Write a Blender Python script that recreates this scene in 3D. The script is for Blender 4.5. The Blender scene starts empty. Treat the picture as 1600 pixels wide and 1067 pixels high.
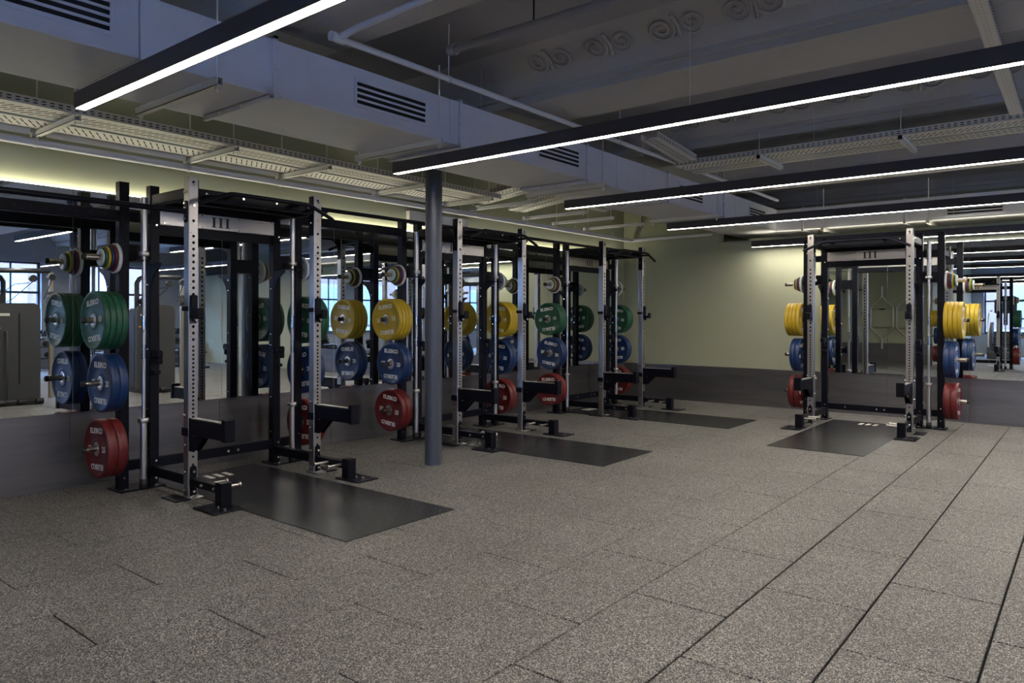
import bpy, math, random
from mathutils import Vector, Matrix, Euler
random.seed(7)
R = math.radians
PI = math.pi
scene = bpy.context.scene
col = scene.collection

# ------------------------------------------------------------------ camera
W, H = 1600.0, 1067.0
FPX, YAW, YH, ROLL, CAMZ = 1136.0, R(38.69), -39.4, -0.002, 1.37
cam_data = bpy.data.cameras.new('camera')
cam = bpy.data.objects.new('camera', cam_data)
col.objects.link(cam)
cam_data.sensor_fit = 'HORIZONTAL'
cam_data.sensor_width = 36.0
cam_data.lens = FPX / W * 36.0
cam_data.clip_start = 0.05
cam_data.clip_end = 200
cam.location = (0, 0, CAMZ)
cam.matrix_world = Matrix.Translation((0, 0, CAMZ)) @ Matrix.Rotation(YAW, 4, 'Z') @ Matrix.Rotation(PI / 2, 4, 'X') @ Matrix.Rotation(-ROLL, 4, 'Z')
cam_data.shift_x = 0.0
cam_data.shift_y = YH / W
scene.camera = cam

# ------------------------------------------------------------------ world, sun, exposure
world = bpy.data.worlds.new('world')
scene.world = world
world.use_nodes = True
wn = world.node_tree.nodes
wn['Background'].inputs['Color'].default_value = (0.33, 0.53, 1.0, 1)
wn['Background'].inputs['Strength'].default_value = 15.0
sun_d = bpy.data.lights.new('sun', 'SUN')
sun_d.energy = 1.6
sun_d.color = (1.0, 0.93, 0.85)
sun_d.angle = R(2)
sun = bpy.data.objects.new('sun', sun_d)
col.objects.link(sun)
sun.rotation_euler = Vector((0.62, -0.42, -0.66)).to_track_quat('-Z', 'Y').to_euler()
LAMP = 22.0          # strength of the pendant diffusers
COVE = 4.6           # strength of the strips over the mirrors
scene.view_settings.view_transform = 'Standard'
scene.view_settings.look = 'None'
scene.view_settings.gamma = 1.0
scene.view_settings.use_curve_mapping = False
scene.view_settings.exposure = 1.80

# ------------------------------------------------------------------ key measurements (metres)
XW = -6.385          # left wall
XM = -6.32           # face of the left mirror
YB = 11.08           # back wall
YBM = 11.04          # face of the back mirror
XR = 8.7             # window wall
YF = -10.0           # far wall behind the camera
ZC = 3.55            # ceiling
ZL = 2.54            # underside of the pendant lights
TX, TY = 0.483, 0.957

# ------------------------------------------------------------------ materials
M = {}
def nt(name):
    m = bpy.data.materials.new(name)
    m.use_nodes = True
    M[name] = m
    t = m.node_tree
    return m, t, t.nodes['Principled BSDF']

def simple(name, c, rough=0.5, metal=0.0, spec=0.5, noise=0.0, scale=30.0, bump=0.0, bscale=200.0):
    m, t, b = nt(name)
    b.inputs['Base Color'].default_value = (*c, 1)
    b.inputs['Roughness'].default_value = rough
    b.inputs['Metallic'].default_value = metal
    b.inputs['Specular IOR Level'].default_value = spec
    if noise or bump:
        g = t.nodes.new('ShaderNodeNewGeometry')
    if noise:
        n = t.nodes.new('ShaderNodeTexNoise')
        n.inputs['Scale'].default_value = scale
        n.inputs['Detail'].default_value = 5
        t.links.new(g.outputs['Position'], n.inputs['Vector'])
        r = t.nodes.new('ShaderNodeValToRGB')
        r.color_ramp.elements[0].position = 0.3
        r.color_ramp.elements[1].position = 0.7
        r.color_ramp.elements[0].color = (*[x * (1 - noise) for x in c], 1)
        r.color_ramp.elements[1].color = (*[min(1, x * (1 + noise)) for x in c], 1)
        t.links.new(n.outputs['Fac'], r.inputs['Fac'])
        t.links.new(r.outputs['Color'], b.inputs['Base Color'])
    if bump:
        n2 = t.nodes.new('ShaderNodeTexNoise')
        n2.inputs['Scale'].default_value = bscale
        n2.inputs['Detail'].default_value = 3
        t.links.new(g.outputs['Position'], n2.inputs['Vector'])
        bp = t.nodes.new('ShaderNodeBump')
        bp.inputs['Strength'].default_value = bump
        bp.inputs['Distance'].default_value = 0.01
        t.links.new(n2.outputs['Fac'], bp.inputs['Height'])
        t.links.new(bp.outputs['Normal'], b.inputs['Normal'])
    return m

def emit(name, c, s):
    m, t, b = nt(name)
    b.inputs['Base Color'].default_value = (0.9, 0.9, 0.9, 1)
    b.inputs['Emission Color'].default_value = (*c, 1)
    b.inputs['Emission Strength'].default_value = s
    return m

def brushed(name, c, rough, stretch=(6, 6, 220), amt=0.18):
    m, t, b = nt(name)
    b.inputs['Metallic'].default_value = 1.0
    tc = t.nodes.new('ShaderNodeTexCoord')
    mp = t.nodes.new('ShaderNodeMapping')
    mp.inputs['Scale'].default_value = stretch
    n = t.nodes.new('ShaderNodeTexNoise')
    n.inputs['Scale'].default_value = 1.0
    n.inputs['Detail'].default_value = 4
    t.links.new(tc.outputs['Object'], mp.inputs['Vector'])
    t.links.new(mp.outputs['Vector'], n.inputs['Vector'])
    r = t.nodes.new('ShaderNodeValToRGB')
    r.color_ramp.elements[0].color = (*[x * (1 - amt) for x in c], 1)
    r.color_ramp.elements[1].color = (*[min(1, x * (1 + amt)) for x in c], 1)
    t.links.new(n.outputs['Fac'], r.inputs['Fac'])
    t.links.new(r.outputs['Color'], b.inputs['Base Color'])
    mr = t.nodes.new('ShaderNodeMapRange')
    mr.inputs['To Min'].default_value = rough - 0.06
    mr.inputs['To Max'].default_value = rough + 0.08
    t.links.new(n.outputs['Fac'], mr.inputs['Value'])
    t.links.new(mr.outputs['Result'], b.inputs['Roughness'])
    return m

def floor_material(name):
    m, t, b = nt(name)
    g = t.nodes.new('ShaderNodeNewGeometry')
    v = t.nodes.new('ShaderNodeTexVoronoi')
    v.inputs['Scale'].default_value = 240
    v.inputs['Randomness'].default_value = 1.0
    t.links.new(g.outputs['Position'], v.inputs['Vector'])
    sep = t.nodes.new('ShaderNodeSeparateColor')
    t.links.new(v.outputs['Color'], sep.inputs['Color'])
    r = t.nodes.new('ShaderNodeValToRGB')
    r.color_ramp.interpolation = 'CONSTANT'
    e = r.color_ramp.elements
    e[0].position = 0.0; e[0].color = (0.022, 0.022, 0.024, 1)
    e[1].position = 0.42; e[1].color = (0.072, 0.070, 0.068, 1)
    x = e.new(0.62); x.color = (0.245, 0.235, 0.222, 1)
    x = e.new(0.80); x.color = (0.42, 0.40, 0.375, 1)
    x = e.new(0.93); x.color = (0.15, 0.145, 0.14, 1)
    t.links.new(sep.outputs['Red'], r.inputs['Fac'])
    n = t.nodes.new('ShaderNodeTexNoise')
    n.inputs['Scale'].default_value = 1.3
    n.inputs['Detail'].default_value = 4
    t.links.new(g.outputs['Position'], n.inputs['Vector'])
    mr = t.nodes.new('ShaderNodeMapRange')
    mr.inputs['From Min'].default_value = 0.3
    mr.inputs['From Max'].default_value = 0.7
    mr.inputs['To Min'].default_value = 0.85
    mr.inputs['To Max'].default_value = 1.12
    t.links.new(n.outputs['Fac'], mr.inputs['Value'])
    mx = t.nodes.new('ShaderNodeMix')
    mx.data_type = 'RGBA'; mx.blend_type = 'MULTIPLY'
    mx.inputs['Factor'].default_value = 1.0
    t.links.new(r.outputs['Color'], mx.inputs['A'])
    t.links.new(mr.outputs['Result'], mx.inputs['B'])
    t.links.new(mx.outputs['Result'], b.inputs['Base Color'])
    b.inputs['Roughness'].default_value = 0.50
    bp = t.nodes.new('ShaderNodeBump')
    bp.inputs['Strength'].default_value = 0.35
    bp.inputs['Distance'].default_value = 0.002
    t.links.new(sep.outputs['Green'], bp.inputs['Height'])
    t.links.new(bp.outputs['Normal'], b.inputs['Normal'])
    return m

def steel_sheet(name):
    m, t, b = nt(name)
    b.inputs['Metallic'].default_value = 0.85
    g = t.nodes.new('ShaderNodeNewGeometry')
    mp = t.nodes.new('ShaderNodeMapping')
    mp.inputs['Scale'].default_value = (0.5, 0.5, 5.0)
    n = t.nodes.new('ShaderNodeTexNoise')
    n.inputs['Scale'].default_value = 1.4
    n.inputs['Detail'].default_value = 6
    n.inputs['Roughness'].default_value = 0.65
    t.links.new(g.outputs['Position'], mp.inputs['Vector'])
    t.links.new(mp.outputs['Vector'], n.inputs['Vector'])
    r = t.nodes.new('ShaderNodeValToRGB')
    r.color_ramp.elements[0].position = 0.25
    r.color_ramp.elements[1].position = 0.75
    r.color_ramp.elements[0].color = (0.16, 0.16, 0.18, 1)
    r.color_ramp.elements[1].color = (0.29, 0.275, 0.275, 1)
    t.links.new(n.outputs['Fac'], r.inputs['Fac'])
    t.links.new(r.outputs['Color'], b.inputs['Base Color'])
    b.inputs['Roughness'].default_value = 0.33
    return m

def mirror_material(name):
    m, t, b = nt(name)
    b.inputs['Base Color'].default_value = (0.80, 0.84, 0.83, 1)
    b.inputs['Metallic'].default_value = 1.0
    b.inputs['Roughness'].default_value = 0.0
    return m

def glass_material(name):
    m = bpy.data.materials.new(name)
    m.use_nodes = True
    M[name] = m
    t = m.node_tree
    t.nodes.clear()
    o = t.nodes.new('ShaderNodeOutputMaterial')
    mx = t.nodes.new('ShaderNodeMixShader')
    tr = t.nodes.new('ShaderNodeBsdfTransparent')
    tr.inputs['Color'].default_value = (0.93, 0.97, 1.0, 1)
    gl = t.nodes.new('ShaderNodeBsdfGlossy')
    gl.inputs['Roughness'].default_value = 0.02
    mx.inputs['Fac'].default_value = 0.06
    t.links.new(tr.outputs['BSDF'], mx.inputs[1])
    t.links.new(gl.outputs['BSDF'], mx.inputs[2])
    t.links.new(mx.outputs['Shader'], o.inputs['Surface'])
    return m

def brick_material(name):
    m, t, b = nt(name)
    g = t.nodes.new('ShaderNodeNewGeometry')
    sx = t.nodes.new('ShaderNodeSeparateXYZ')
    t.links.new(g.outputs['Position'], sx.inputs['Vector'])
    ad = t.nodes.new('ShaderNodeMath'); ad.operation = 'ADD'
    t.links.new(sx.outputs['X'], ad.inputs[0]); t.links.new(sx.outputs['Y'], ad.inputs[1])
    cx = t.nodes.new('ShaderNodeCombineXYZ')
    t.links.new(ad.outputs['Value'], cx.inputs['X']); t.links.new(sx.outputs['Z'], cx.inputs['Y'])
    k = t.nodes.new('ShaderNodeTexBrick')
    k.inputs['Scale'].default_value = 4.0
    k.inputs['Color1'].default_value = (0.085, 0.040, 0.030, 1)
    k.inputs['Color2'].default_value = (0.065, 0.030, 0.024, 1)
    k.inputs['Mortar'].default_value = (0.09, 0.082, 0.075, 1)
    k.inputs['Mortar Size'].default_value = 0.03
    t.links.new(cx.outputs['Vector'], k.inputs['Vector'])
    t.links.new(k.outputs['Color'], b.inputs['Base Color'])
    b.inputs['Roughness'].default_value = 0.9
    return m

def ceiling_material(name, c):
    m, t, b = nt(name)
    b.inputs['Base Color'].default_value = (*c, 1)
    b.inputs['Roughness'].default_value = 0.8
    g = t.nodes.new('ShaderNodeNewGeometry')
    n = t.nodes.new('ShaderNodeTexNoise')
    n.inputs['Scale'].default_value = 5.0
    n.inputs['Detail'].default_value = 3
    n.inputs['Distortion'].default_value = 2.5
    t.links.new(g.outputs['Position'], n.inputs['Vector'])
    bp = t.nodes.new('ShaderNodeBump')
    bp.inputs['Strength'].default_value = 0.35
    bp.inputs['Distance'].default_value = 0.03
    t.links.new(n.outputs['Fac'], bp.inputs['Height'])
    t.links.new(bp.outputs['Normal'], b.inputs['Normal'])
    return m

floor_material('rubber_floor')
simple('floor_base', (0.012, 0.012, 0.014), 0.9)
simple('green_wall', (0.37, 0.385, 0.275), 0.72, noise=0.05, scale=1.2, bump=0.05, bscale=60)
steel_sheet('wainscot_steel')
simple('grey_wall', (0.33, 0.36, 0.42), 0.8, noise=0.06, scale=2)
ceiling_material('ceiling_plaster', (0.36, 0.355, 0.38))
ceiling_material('beam_plaster', (0.50, 0.49, 0.485))
mirror_material('mirror_glass')
simple('mirror_edge', (0.50, 0.55, 0.52), 0.2)
simple('duct_paint', (0.66, 0.66, 0.72), 0.38, noise=0.03, scale=6)
simple('tray_galv', (0.78, 0.76, 0.71), 0.45, metal=0.15)
simple('pipe_paint', (0.70, 0.70, 0.74), 0.45)
simple('slot_dark', (0.006, 0.008, 0.012), 0.7)
simple('lamp_body', (0.060, 0.056, 0.068), 0.5)
emit('lamp_diffuser', (1.0, 0.915, 0.80), LAMP)
emit('cove_strip', (1.0, 0.92, 0.70), COVE)
simple('column_paint', (0.055, 0.062, 0.083), 0.36, bump=0.35, bscale=14)
simple('black_coat', (0.0035, 0.004, 0.009), 0.42, spec=0.16)
brushed('brushed_steel', (0.43, 0.41, 0.395), 0.34)
brushed('sign_steel', (0.50, 0.475, 0.46), 0.30, stretch=(6, 4, 200))
simple('hole_dark', (0.004, 0.004, 0.006), 0.8)
simple('chrome', (0.78, 0.76, 0.74), 0.16, metal=1.0)
simple('satin_chrome', (0.62, 0.59, 0.56), 0.36, metal=1.0)
simple('peg_steel', (0.50, 0.45, 0.40), 0.25, metal=1.0)
simple('rubber_black', (0.012, 0.012, 0.014), 0.6)
simple('mat_rubber', (0.018, 0.018, 0.022), 0.27, noise=0.12, scale=60, bump=0.06, bscale=300)
simple('print_white', (0.72, 0.70, 0.66), 0.6)
simple('plate_green', (0.016, 0.090, 0.050), 0.42)
simple('plate_blue', (0.008, 0.032, 0.115), 0.40)
simple('plate_yellow', (0.50, 0.34, 0.020), 0.45)
simple('plate_red', (0.125, 0.011, 0.013), 0.42)
simple('plate_white', (0.62, 0.66, 0.64), 0.5)
simple('plate_hub', (0.66, 0.64, 0.61), 0.28, metal=1.0)
simple('lettering_white', (0.80, 0.80, 0.76), 0.55)
simple('lettering_black', (0.01, 0.01, 0.012), 0.5)
simple('machine_shroud', (0.055, 0.056, 0.062), 0.42)
simple('machine_tube', (0.020, 0.021, 0.026), 0.35)
simple('champagne', (0.60, 0.52, 0.40), 0.3, metal=0.8)
simple('label_orange', (0.75, 0.28, 0.03), 0.5)
simple('bench_pad', (0.02, 0.02, 0.022), 0.5)
simple('screen_dark', (0.02, 0.03, 0.05), 0.15)
simple('window_frame', (0.05, 0.055, 0.065), 0.5)
glass_material('window_glass')
brick_material('brick')
simple('stone', (0.11, 0.108, 0.105), 0.9)
simple('street', (0.07, 0.07, 0.075), 0.9)
simple('outer_glass', (0.10, 0.13, 0.16), 0.1)
simple('white_panel', (0.70, 0.68, 0.62), 0.55)

# ------------------------------------------------------------------ mesh builder
class MB:
    def __init__(s):
        s.v = []; s.f = []; s.m = []; s.sm = []
    def add(s, vs, fs, mi=0, smooth=False, T=None):
        o = len(s.v)
        if T is not None:
            vs = [T @ Vector(p) for p in vs]
        s.v += [tuple(p) for p in vs]
        s.f += [tuple(i + o for i in f) for f in fs]
        s.m += [mi] * len(fs); s.sm += [smooth] * len(fs)
        return s
    def box(s, lo, hi, ch=0.0, mi=0, T=None):
        x0, y0, z0 = [min(a, b) for a, b in zip(lo, hi)]
        x1, y1, z1 = [max(a, b) for a, b in zip(lo, hi)]
        if ch <= 0:
            vs = [(x, y, z) for x in (x0, x1) for y in (y0, y1) for z in (z0, z1)]
            fs = [(0, 1, 3, 2), (4, 6, 7, 5), (0, 4, 5, 1), (2, 3, 7, 6), (0, 2, 6, 4), (1, 5, 7, 3)]
            return s.add(vs, fs, mi, False, T)
        c = min(ch, (x1 - x0) / 2.1, (y1 - y0) / 2.1, (z1 - z0) / 2.1)
        vs = []; idx = {}
        for i, x in enumerate((x0, x1)):
            for j, y in enumerate((y0, y1)):
                for k, z in enumerate((z0, z1)):
                    xi = x + (c if i == 0 else -c); yi = y + (c if j == 0 else -c); zi = z + (c if k == 0 else -c)
                    for a, p in enumerate(((x, yi, zi), (xi, y, zi), (xi, yi, z))):
                        idx[i, j, k, a] = len(vs); vs.append(p)
        g = lambda i, j, k, a: idx[i, j, k, a]
        fs = []
        fs.append((g(0,0,0,0), g(0,0,1,0), g(0,1,1,0), g(0,1,0,0)))
        fs.append((g(1,0,0,0), g(1,1,0,0), g(1,1,1,0), g(1,0,1,0)))
        fs.append((g(0,0,0,1), g(1,0,0,1), g(1,0,1,1), g(0,0,1,1)))
        fs.append((g(0,1,0,1), g(0,1,1,1), g(1,1,1,1), g(1,1,0,1)))
        fs.append((g(0,0,0,2), g(0,1,0,2), g(1,1,0,2), g(1,0,0,2)))
        fs.append((g(0,0,1,2), g(1,0,1,2), g(1,1,1,2), g(0,1,1,2)))
        for i in (0, 1):
            for j in (0, 1):
                fs.append((g(i,j,0,0), g(i,j,1,0), g(i,j,1,1), g(i,j,0,1)))
        for i in (0, 1):
            for k in (0, 1):
                fs.append((g(i,0,k,0), g(i,1,k,0), g(i,1,k,2), g(i,0,k,2)))
        for j in (0, 1):
            for k in (0, 1):
                fs.append((g(0,j,k,1), g(1,j,k,1), g(1,j,k,2), g(0,j,k,2)))
        for i in (0, 1):
            for j in (0, 1):
                for k in (0, 1):
                    fs.append((g(i,j,k,0), g(i,j,k,1), g(i,j,k,2)))
        return s.add(vs, fs, mi, False, T)
    def cyl(s, p, q, r, n=16, r2=None, mi=0, caps=True, T=None):
        p, q = Vector(p), Vector(q)
        r2 = r if r2 is None else r2
        d = (q - p).normalized()
        a = d.orthogonal().normalized(); b = d.cross(a)
        vs = []
        for c, rr in ((p, r), (q, r2)):
            for i in range(n):
                t = 2 * PI * i / n
                vs.append(c + a * (rr * math.cos(t)) + b * (rr * math.sin(t)))
        s.add(vs, [(i, (i + 1) % n, n + (i + 1) % n, n + i) for i in range(n)], mi, True, T)
        if caps:
            s.add(vs[:n], [tuple(range(n))[::-1]], mi, False, T)
            s.add(vs[n:], [tuple(range(n))], mi, False, T)
        return s
    def tube(s, pts, r, n=10, mi=0, T=None):
        pts = [Vector(p) for p in pts]
        rings = []
        prev = None
        for i, p in enumerate(pts):
            d = (pts[min(i + 1, len(pts) - 1)] - pts[max(i - 1, 0)]).normalized()
            if prev is None:
                a = d.orthogonal().normalized()
            else:
                a = (prev - d * prev.dot(d)).normalized()
            prev = a
            b = d.cross(a)
            rings.append([p + a * (r * math.cos(2 * PI * k / n)) + b * (r * math.sin(2 * PI * k / n)) for k in range(n)])
        vs = [v for rg in rings for v in rg]
        fs = []
        for i in range(len(rings) - 1):
            for k in range(n):
                fs.append((i * n + k, i * n + (k + 1) % n, (i + 1) * n + (k + 1) % n, (i + 1) * n + k))
        s.add(vs, fs, mi, True, T)
        s.add(rings[0], [tuple(range(n))[::-1]], mi, False, T)
        s.add(rings[-1], [tuple(range(n))], mi, False, T)
        return s
    def lathe(s, prof, n=40, axis='Y', mi=0, T=None, smooth=True, closed=True):
        """prof: list of (radius, along)"""
        vs = []
        for rr, a in prof:
            for i in range(n):
                t = 2 * PI * i / n
                c, d = rr * math.cos(t), rr * math.sin(t)
                vs.append({'Y': (c, a, d), 'Z': (c, d, a), 'X': (a, c, d)}[axis])
        fs = []
        m = len(prof)
        for j in range(m if closed else m - 1):
            for i in range(n):
                k = (j + 1) % m
                fs.append((j * n + i, j * n + (i + 1) % n, k * n + (i + 1) % n, k * n + i))
        return s.add(vs, fs, mi, smooth, T)
    def prism(s, poly, axis, a0, a1, mi=0, T=None):
        """poly: 2D points; axis = extrusion axis; the other two axes in xyz order"""
        n = len(poly)
        def P(p, a):
            return {'X': (a, p[0], p[1]), 'Y': (p[0], a, p[1]), 'Z': (p[0], p[1], a)}[axis]
        vs = [P(p, a0) for p in poly] + [P(p, a1) for p in poly]
        fs = [tuple(range(n))[::-1], tuple(range(n, 2 * n))] + [(i, (i + 1) % n, n + (i + 1) % n, n + i) for i in range(n)]
        return s.add(vs, fs, mi, False, T)
    def mesh(s, name, mats):
        me = bpy.data.meshes.new(name)
        me.from_pydata(s.v, [], s.f)
        for m in (mats if isinstance(mats, (list, tuple)) else [mats]):
            me.materials.append(M[m] if isinstance(m, str) else m)
        me.polygons.foreach_set('material_index', s.m)
        me.polygons.foreach_set('use_smooth', s.sm)
        me.update()
        import bmesh
        bm = bmesh.new(); bm.from_mesh(me)
        bmesh.ops.recalc_face_normals(bm, faces=bm.faces)
        bm.to_mesh(me); bm.free()
        return me
    def build(s, name, mats, parent=None, loc=(0, 0, 0), rot=(0, 0, 0)):
        return link(name, s.mesh(name, mats), parent, loc, rot)

def link(name, me, parent=None, loc=(0, 0, 0), rot=(0, 0, 0)):
    o = bpy.data.objects.new(name, me)
    col.objects.link(o)
    o.parent = parent
    o.location = loc
    o.rotation_euler = rot
    return o
def empty(name, loc=(0, 0, 0), rz=0.0):
    o = bpy.data.objects.new(name, None)
    col.objects.link(o)
    o.location = loc; o.rotation_euler = (0, 0, rz)
    o.empty_display_size = 0.1
    return o
def tag(o, label, cat, group=None):
    o['label'] = label; o['category'] = cat
    if group: o['group'] = group
    return o
def struct(o, label=None, cat=None):
    o['kind'] = 'structure'
    if label: o['label'] = label
    if cat: o['category'] = cat
    return o
def stuff(o):
    o['kind'] = 'stuff'
    return o
def children(o):
    return [c for c in KIDS.get(o.name, [])]
KIDS = {}
def copy_tree(o, parent=None):
    c = o.copy(); col.objects.link(c); c.parent = parent
    for ch in [x for x in list(col.objects) if x.parent == o]:
        copy_tree(ch, c)
    return c

def text_mesh(body, size, offset=0.0, sx=1.0):
    cu = bpy.data.curves.new('text', 'FONT')
    cu.body = body; cu.size = size; cu.align_x = 'CENTER'; cu.align_y = 'CENTER'
    cu.offset = offset; cu.resolution_u = 3
    ob = bpy.data.objects.new('text', cu)
    col.objects.link(ob)
    dg = bpy.context.evaluated_depsgraph_get()
    me = bpy.data.meshes.new_from_object(ob.evaluated_get(dg))
    vs = [(v.co.x * sx, v.co.y) for v in me.vertices]
    fs = [tuple(p.vertices) for p in me.polygons]
    bpy.data.objects.remove(ob); bpy.data.curves.remove(cu); bpy.data.meshes.remove(me)
    xs = [v[0] for v in vs]; ys = [v[1] for v in vs]
    cx, cy = (min(xs) + max(xs)) / 2, (min(ys) + max(ys)) / 2
    return [(x - cx, y - cy) for x, y in vs], fs

# ------------------------------------------------------------------ floor with rubber tiles
fb = MB()
fb.box((XW - 0.2, YF - 0.2, -0.20), (XR + 0.2, YB + 1.6, -0.016))
floor = struct(fb.build('floor', 'floor_base'), 'grey flecked rubber gym floor laid in staggered tiles', 'floor')
def tile_mesh(gx, gy):
    t = MB()
    t.box((gx, gy, -0.016), (TX - gx, TY - gy, 0.0), 0.0025)
    return t.mesh('tile', 'rubber_floor')
TM = [tile_mesh(0.0010, 0.0022), tile_mesh(0.0044, 0.0042), tile_mesh(0.0016, 0.0038)]
# seam x positions: -0.82 + n*TX ; staggered rows
tiles_built = []
for i in range(-12, 2):
    x0 = -0.823 + i * TX
    if x0 < XW - TX: continue
    off = 0.0 if i % 2 == 0 else TY / 2
    for j in range(0, 13):
        y0 = 3.199 + off + (j - 3) * TY
        if y0 > YB - 0.02: continue
        if y0 + TY > YB or x0 < XW:
            m = MB()
            m.box((max(0.0009, XW - x0), 0.0016, -0.016), (TX - 0.0009, min(TY - 0.0016, YB - y0), 0.0), 0.002)
            me = m.mesh('tile', 'rubber_floor')
        else:
            me = TM[1] if i >= -2 else (TM[2] if i >= -7 else TM[0])
        link('tile', me, floor, (x0, y0, random.uniform(-0.0006, 0.0006)))
# rest of the rubber floor, off to the side and behind the camera
fr = MB()
xl = -0.823 + 2 * TX
ylo = 3.199 - 3 * TY
fr.box((xl, YF, -0.016), (XR, YB, 0.0))
fr.box((XW, YF, -0.016), (xl, ylo, 0.0))
fr.box((-0.823 - 12 * TX, ylo, -0.0165), (xl, ylo + TY / 2 + 0.01, -0.001))
fr.build('floor_covering', 'rubber_floor', floor)

# ------------------------------------------------------------------ walls
def wall(name, lo, hi, mat, label, cat='wall'):
    return struct(MB().box(lo, hi).build(name, mat), label, cat)
wall_left = wall('wall_left', (XW - 0.2, -1.9, -0.02), (XW, 12.5, ZC), 'green_wall', 'olive green painted side wall behind the mirrors')
wb = MB()
wb.box((XW, YB, -0.02), (-4.66, YB + 0.2, ZC))
wb.box((-4.66, YB, -0.02), (XR, YB + 0.2, 2.545))
wall_back = struct(wb.build('wall_back', 'green_wall'), 'olive green back wall with dark wainscot and mirror', 'wall')
wall('wall_rear', (XW, 12.35, -0.02), (XR + 0.2, 12.55, ZC), 'green_wall', 'pale wall beyond the partition, above the far duct')
wall('wall_front', (XW, -1.8, -0.02), (-3.6, -1.6, ZC), 'green_wall', 'olive green wall seen in the back mirror')
wall('wall_side', (-3.8, YF, -0.02), (-3.6, -1.8, ZC), 'green_wall', 'olive green side wall behind the camera')
wf = MB()
wf.box((XW, -1.599, 0), (-3.6, -1.588, 0.60))
wf.build('baseboard_front', 'wainscot_steel')
struct(bpy.data.objects['baseboard_front'], 'dark steel wainscot below the green wall in the back mirror', 'wainscot')

# wainscots of dark steel sheets
def wainscot(name, along, sheets, label):
    root = struct(empty(name), label, 'wainscot')
    for a, b in sheets:
        m = MB()
        if along == 'Y':
            m.box((XW, a + 0.0012, 0.0), (XW + 0.018, b - 0.0012, 0.60), 0.0012)
        else:
            m.box((a + 0.0012, YB - 0.018, 0.0), (b - 0.0012, YB, 0.575), 0.0012)
        m.build('steel_sheet', 'wainscot_steel', root)
    return root
ys = [-1.58, -0.4, 0.86, 2.32, 3.585, 4.858, 6.12, 7.39, 8.688, 9.969, YB - 0.02]
wainscot('baseboard_left', 'Y', list(zip(ys[:-1], ys[1:])), 'dark steel sheet wainscot under the left mirrors')
xs_ = [XW + 0.02, -4.82, -3.18, -2.222, -1.261, -0.30, 0.66, 2.0, 3.4]
wainscot('baseboard_back', 'X', list(zip(xs_[:-1], xs_[1:])), 'dark steel sheet wainscot along the back wall')
# mirrors
def mirror(name, along, edges, z0, z1, label):
    root = struct(empty(name), label, 'mirror')
    for a, b in zip(edges[:-1], edges[1:]):
        m = MB()
        g = 0.0022
        if along == 'Y':
            m.box((XW, a + g, z0), (XM, b - g, z1), 0.0)
            fi = [k for k, f in enumerate(m.f) if all(abs(m.v[i][0] - XM) < 1e-6 for i in f)]
        else:
            m.box((a + g, YBM, z0), (b - g, YB, z1), 0.0)
            fi = [k for k, f in enumerate(m.f) if all(abs(m.v[i][1] - YBM) < 1e-6 for i in f)]
        for k in range(len(m.m)):
            m.m[k] = 0 if k in fi else 1
        m.build('mirror_pane', ['mirror_glass', 'mirror_edge'], root)
    return root
mirror('mirror_left', 'Y', [-1.49, -0.217, 1.053, 2.323, 3.585, 4.858, 6.12, 7.39, 8.688, 9.969, 10.95], 0.602, 2.36, 'row of tall mirror panes along the left wall')
mirror('mirror_back', 'X', [-3.10, -2.222, -1.261, -0.30, 0.66, 1.62, 2.58], 0.577, 2.36, 'row of tall mirror panes on the back wall')
# strip light on top of the left mirror
cl = empty('cove_light', (XM, 0, 2.36))
tag(cl, 'warm strip light glowing along the top of the left mirror', 'light')
MB().box((-0.05, -1.45, 0.0), (0.0, 10.9, 0.012)).build('channel', 'mirror_edge', cl)
MB().box((-0.045, -1.45, 0.0125), (-0.015, 10.9, 0.020)).build('strip', 'cove_strip', cl)

cb = empty('cove_light', (-4.2, YB + 0.1, 2.545))
tag(cb, 'strip light lying on top of the back wall under the far duct', 'light')
MB().box((0, -0.03, 0.0), (8.6, 0.09, 0.008)).box((0, -0.03, 0.008), (8.6, -0.025, 0.04)).build('channel', 'green_wall', cb)
MB().box((0, 0.03, 0.0085), (8.6, 0.062, 0.014)).build('strip', 'cove_strip', cb)

# ------------------------------------------------------------------ ceiling
ceiling = struct(MB().box((XW - 0.2, YF - 0.2, ZC), (XR + 0.2, 12.55, ZC + 0.2)).build('ceiling', 'ceiling_plaster'), 'dark painted plaster ceiling', 'ceiling')
for k in range(-4, 5):
    yc = 5.30 + k * 2.45
    m = MB()
    w = 0.33
    prof = [(yc - w, 3.20), (yc + w, 3.20), (yc + w, 3.26), (yc + w + 0.05, 3.26), (yc + w + 0.05, 3.30), (yc + w + 0.12, 3.40), (yc + w + 0.28, 3.50), (yc + w + 0.34, ZC),
            (yc - w - 0.34, ZC), (yc - w - 0.28, 3.50), (yc - w - 0.12, 3.40), (yc - w - 0.05, 3.30), (yc - w - 0.05, 3.26), (yc - w, 3.26)]
    m.prism(prof, 'X', XW if yc > -1.2 else -3.6, XR)
    m.build('ceiling_beam', 'beam_plaster', ceiling)

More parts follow.
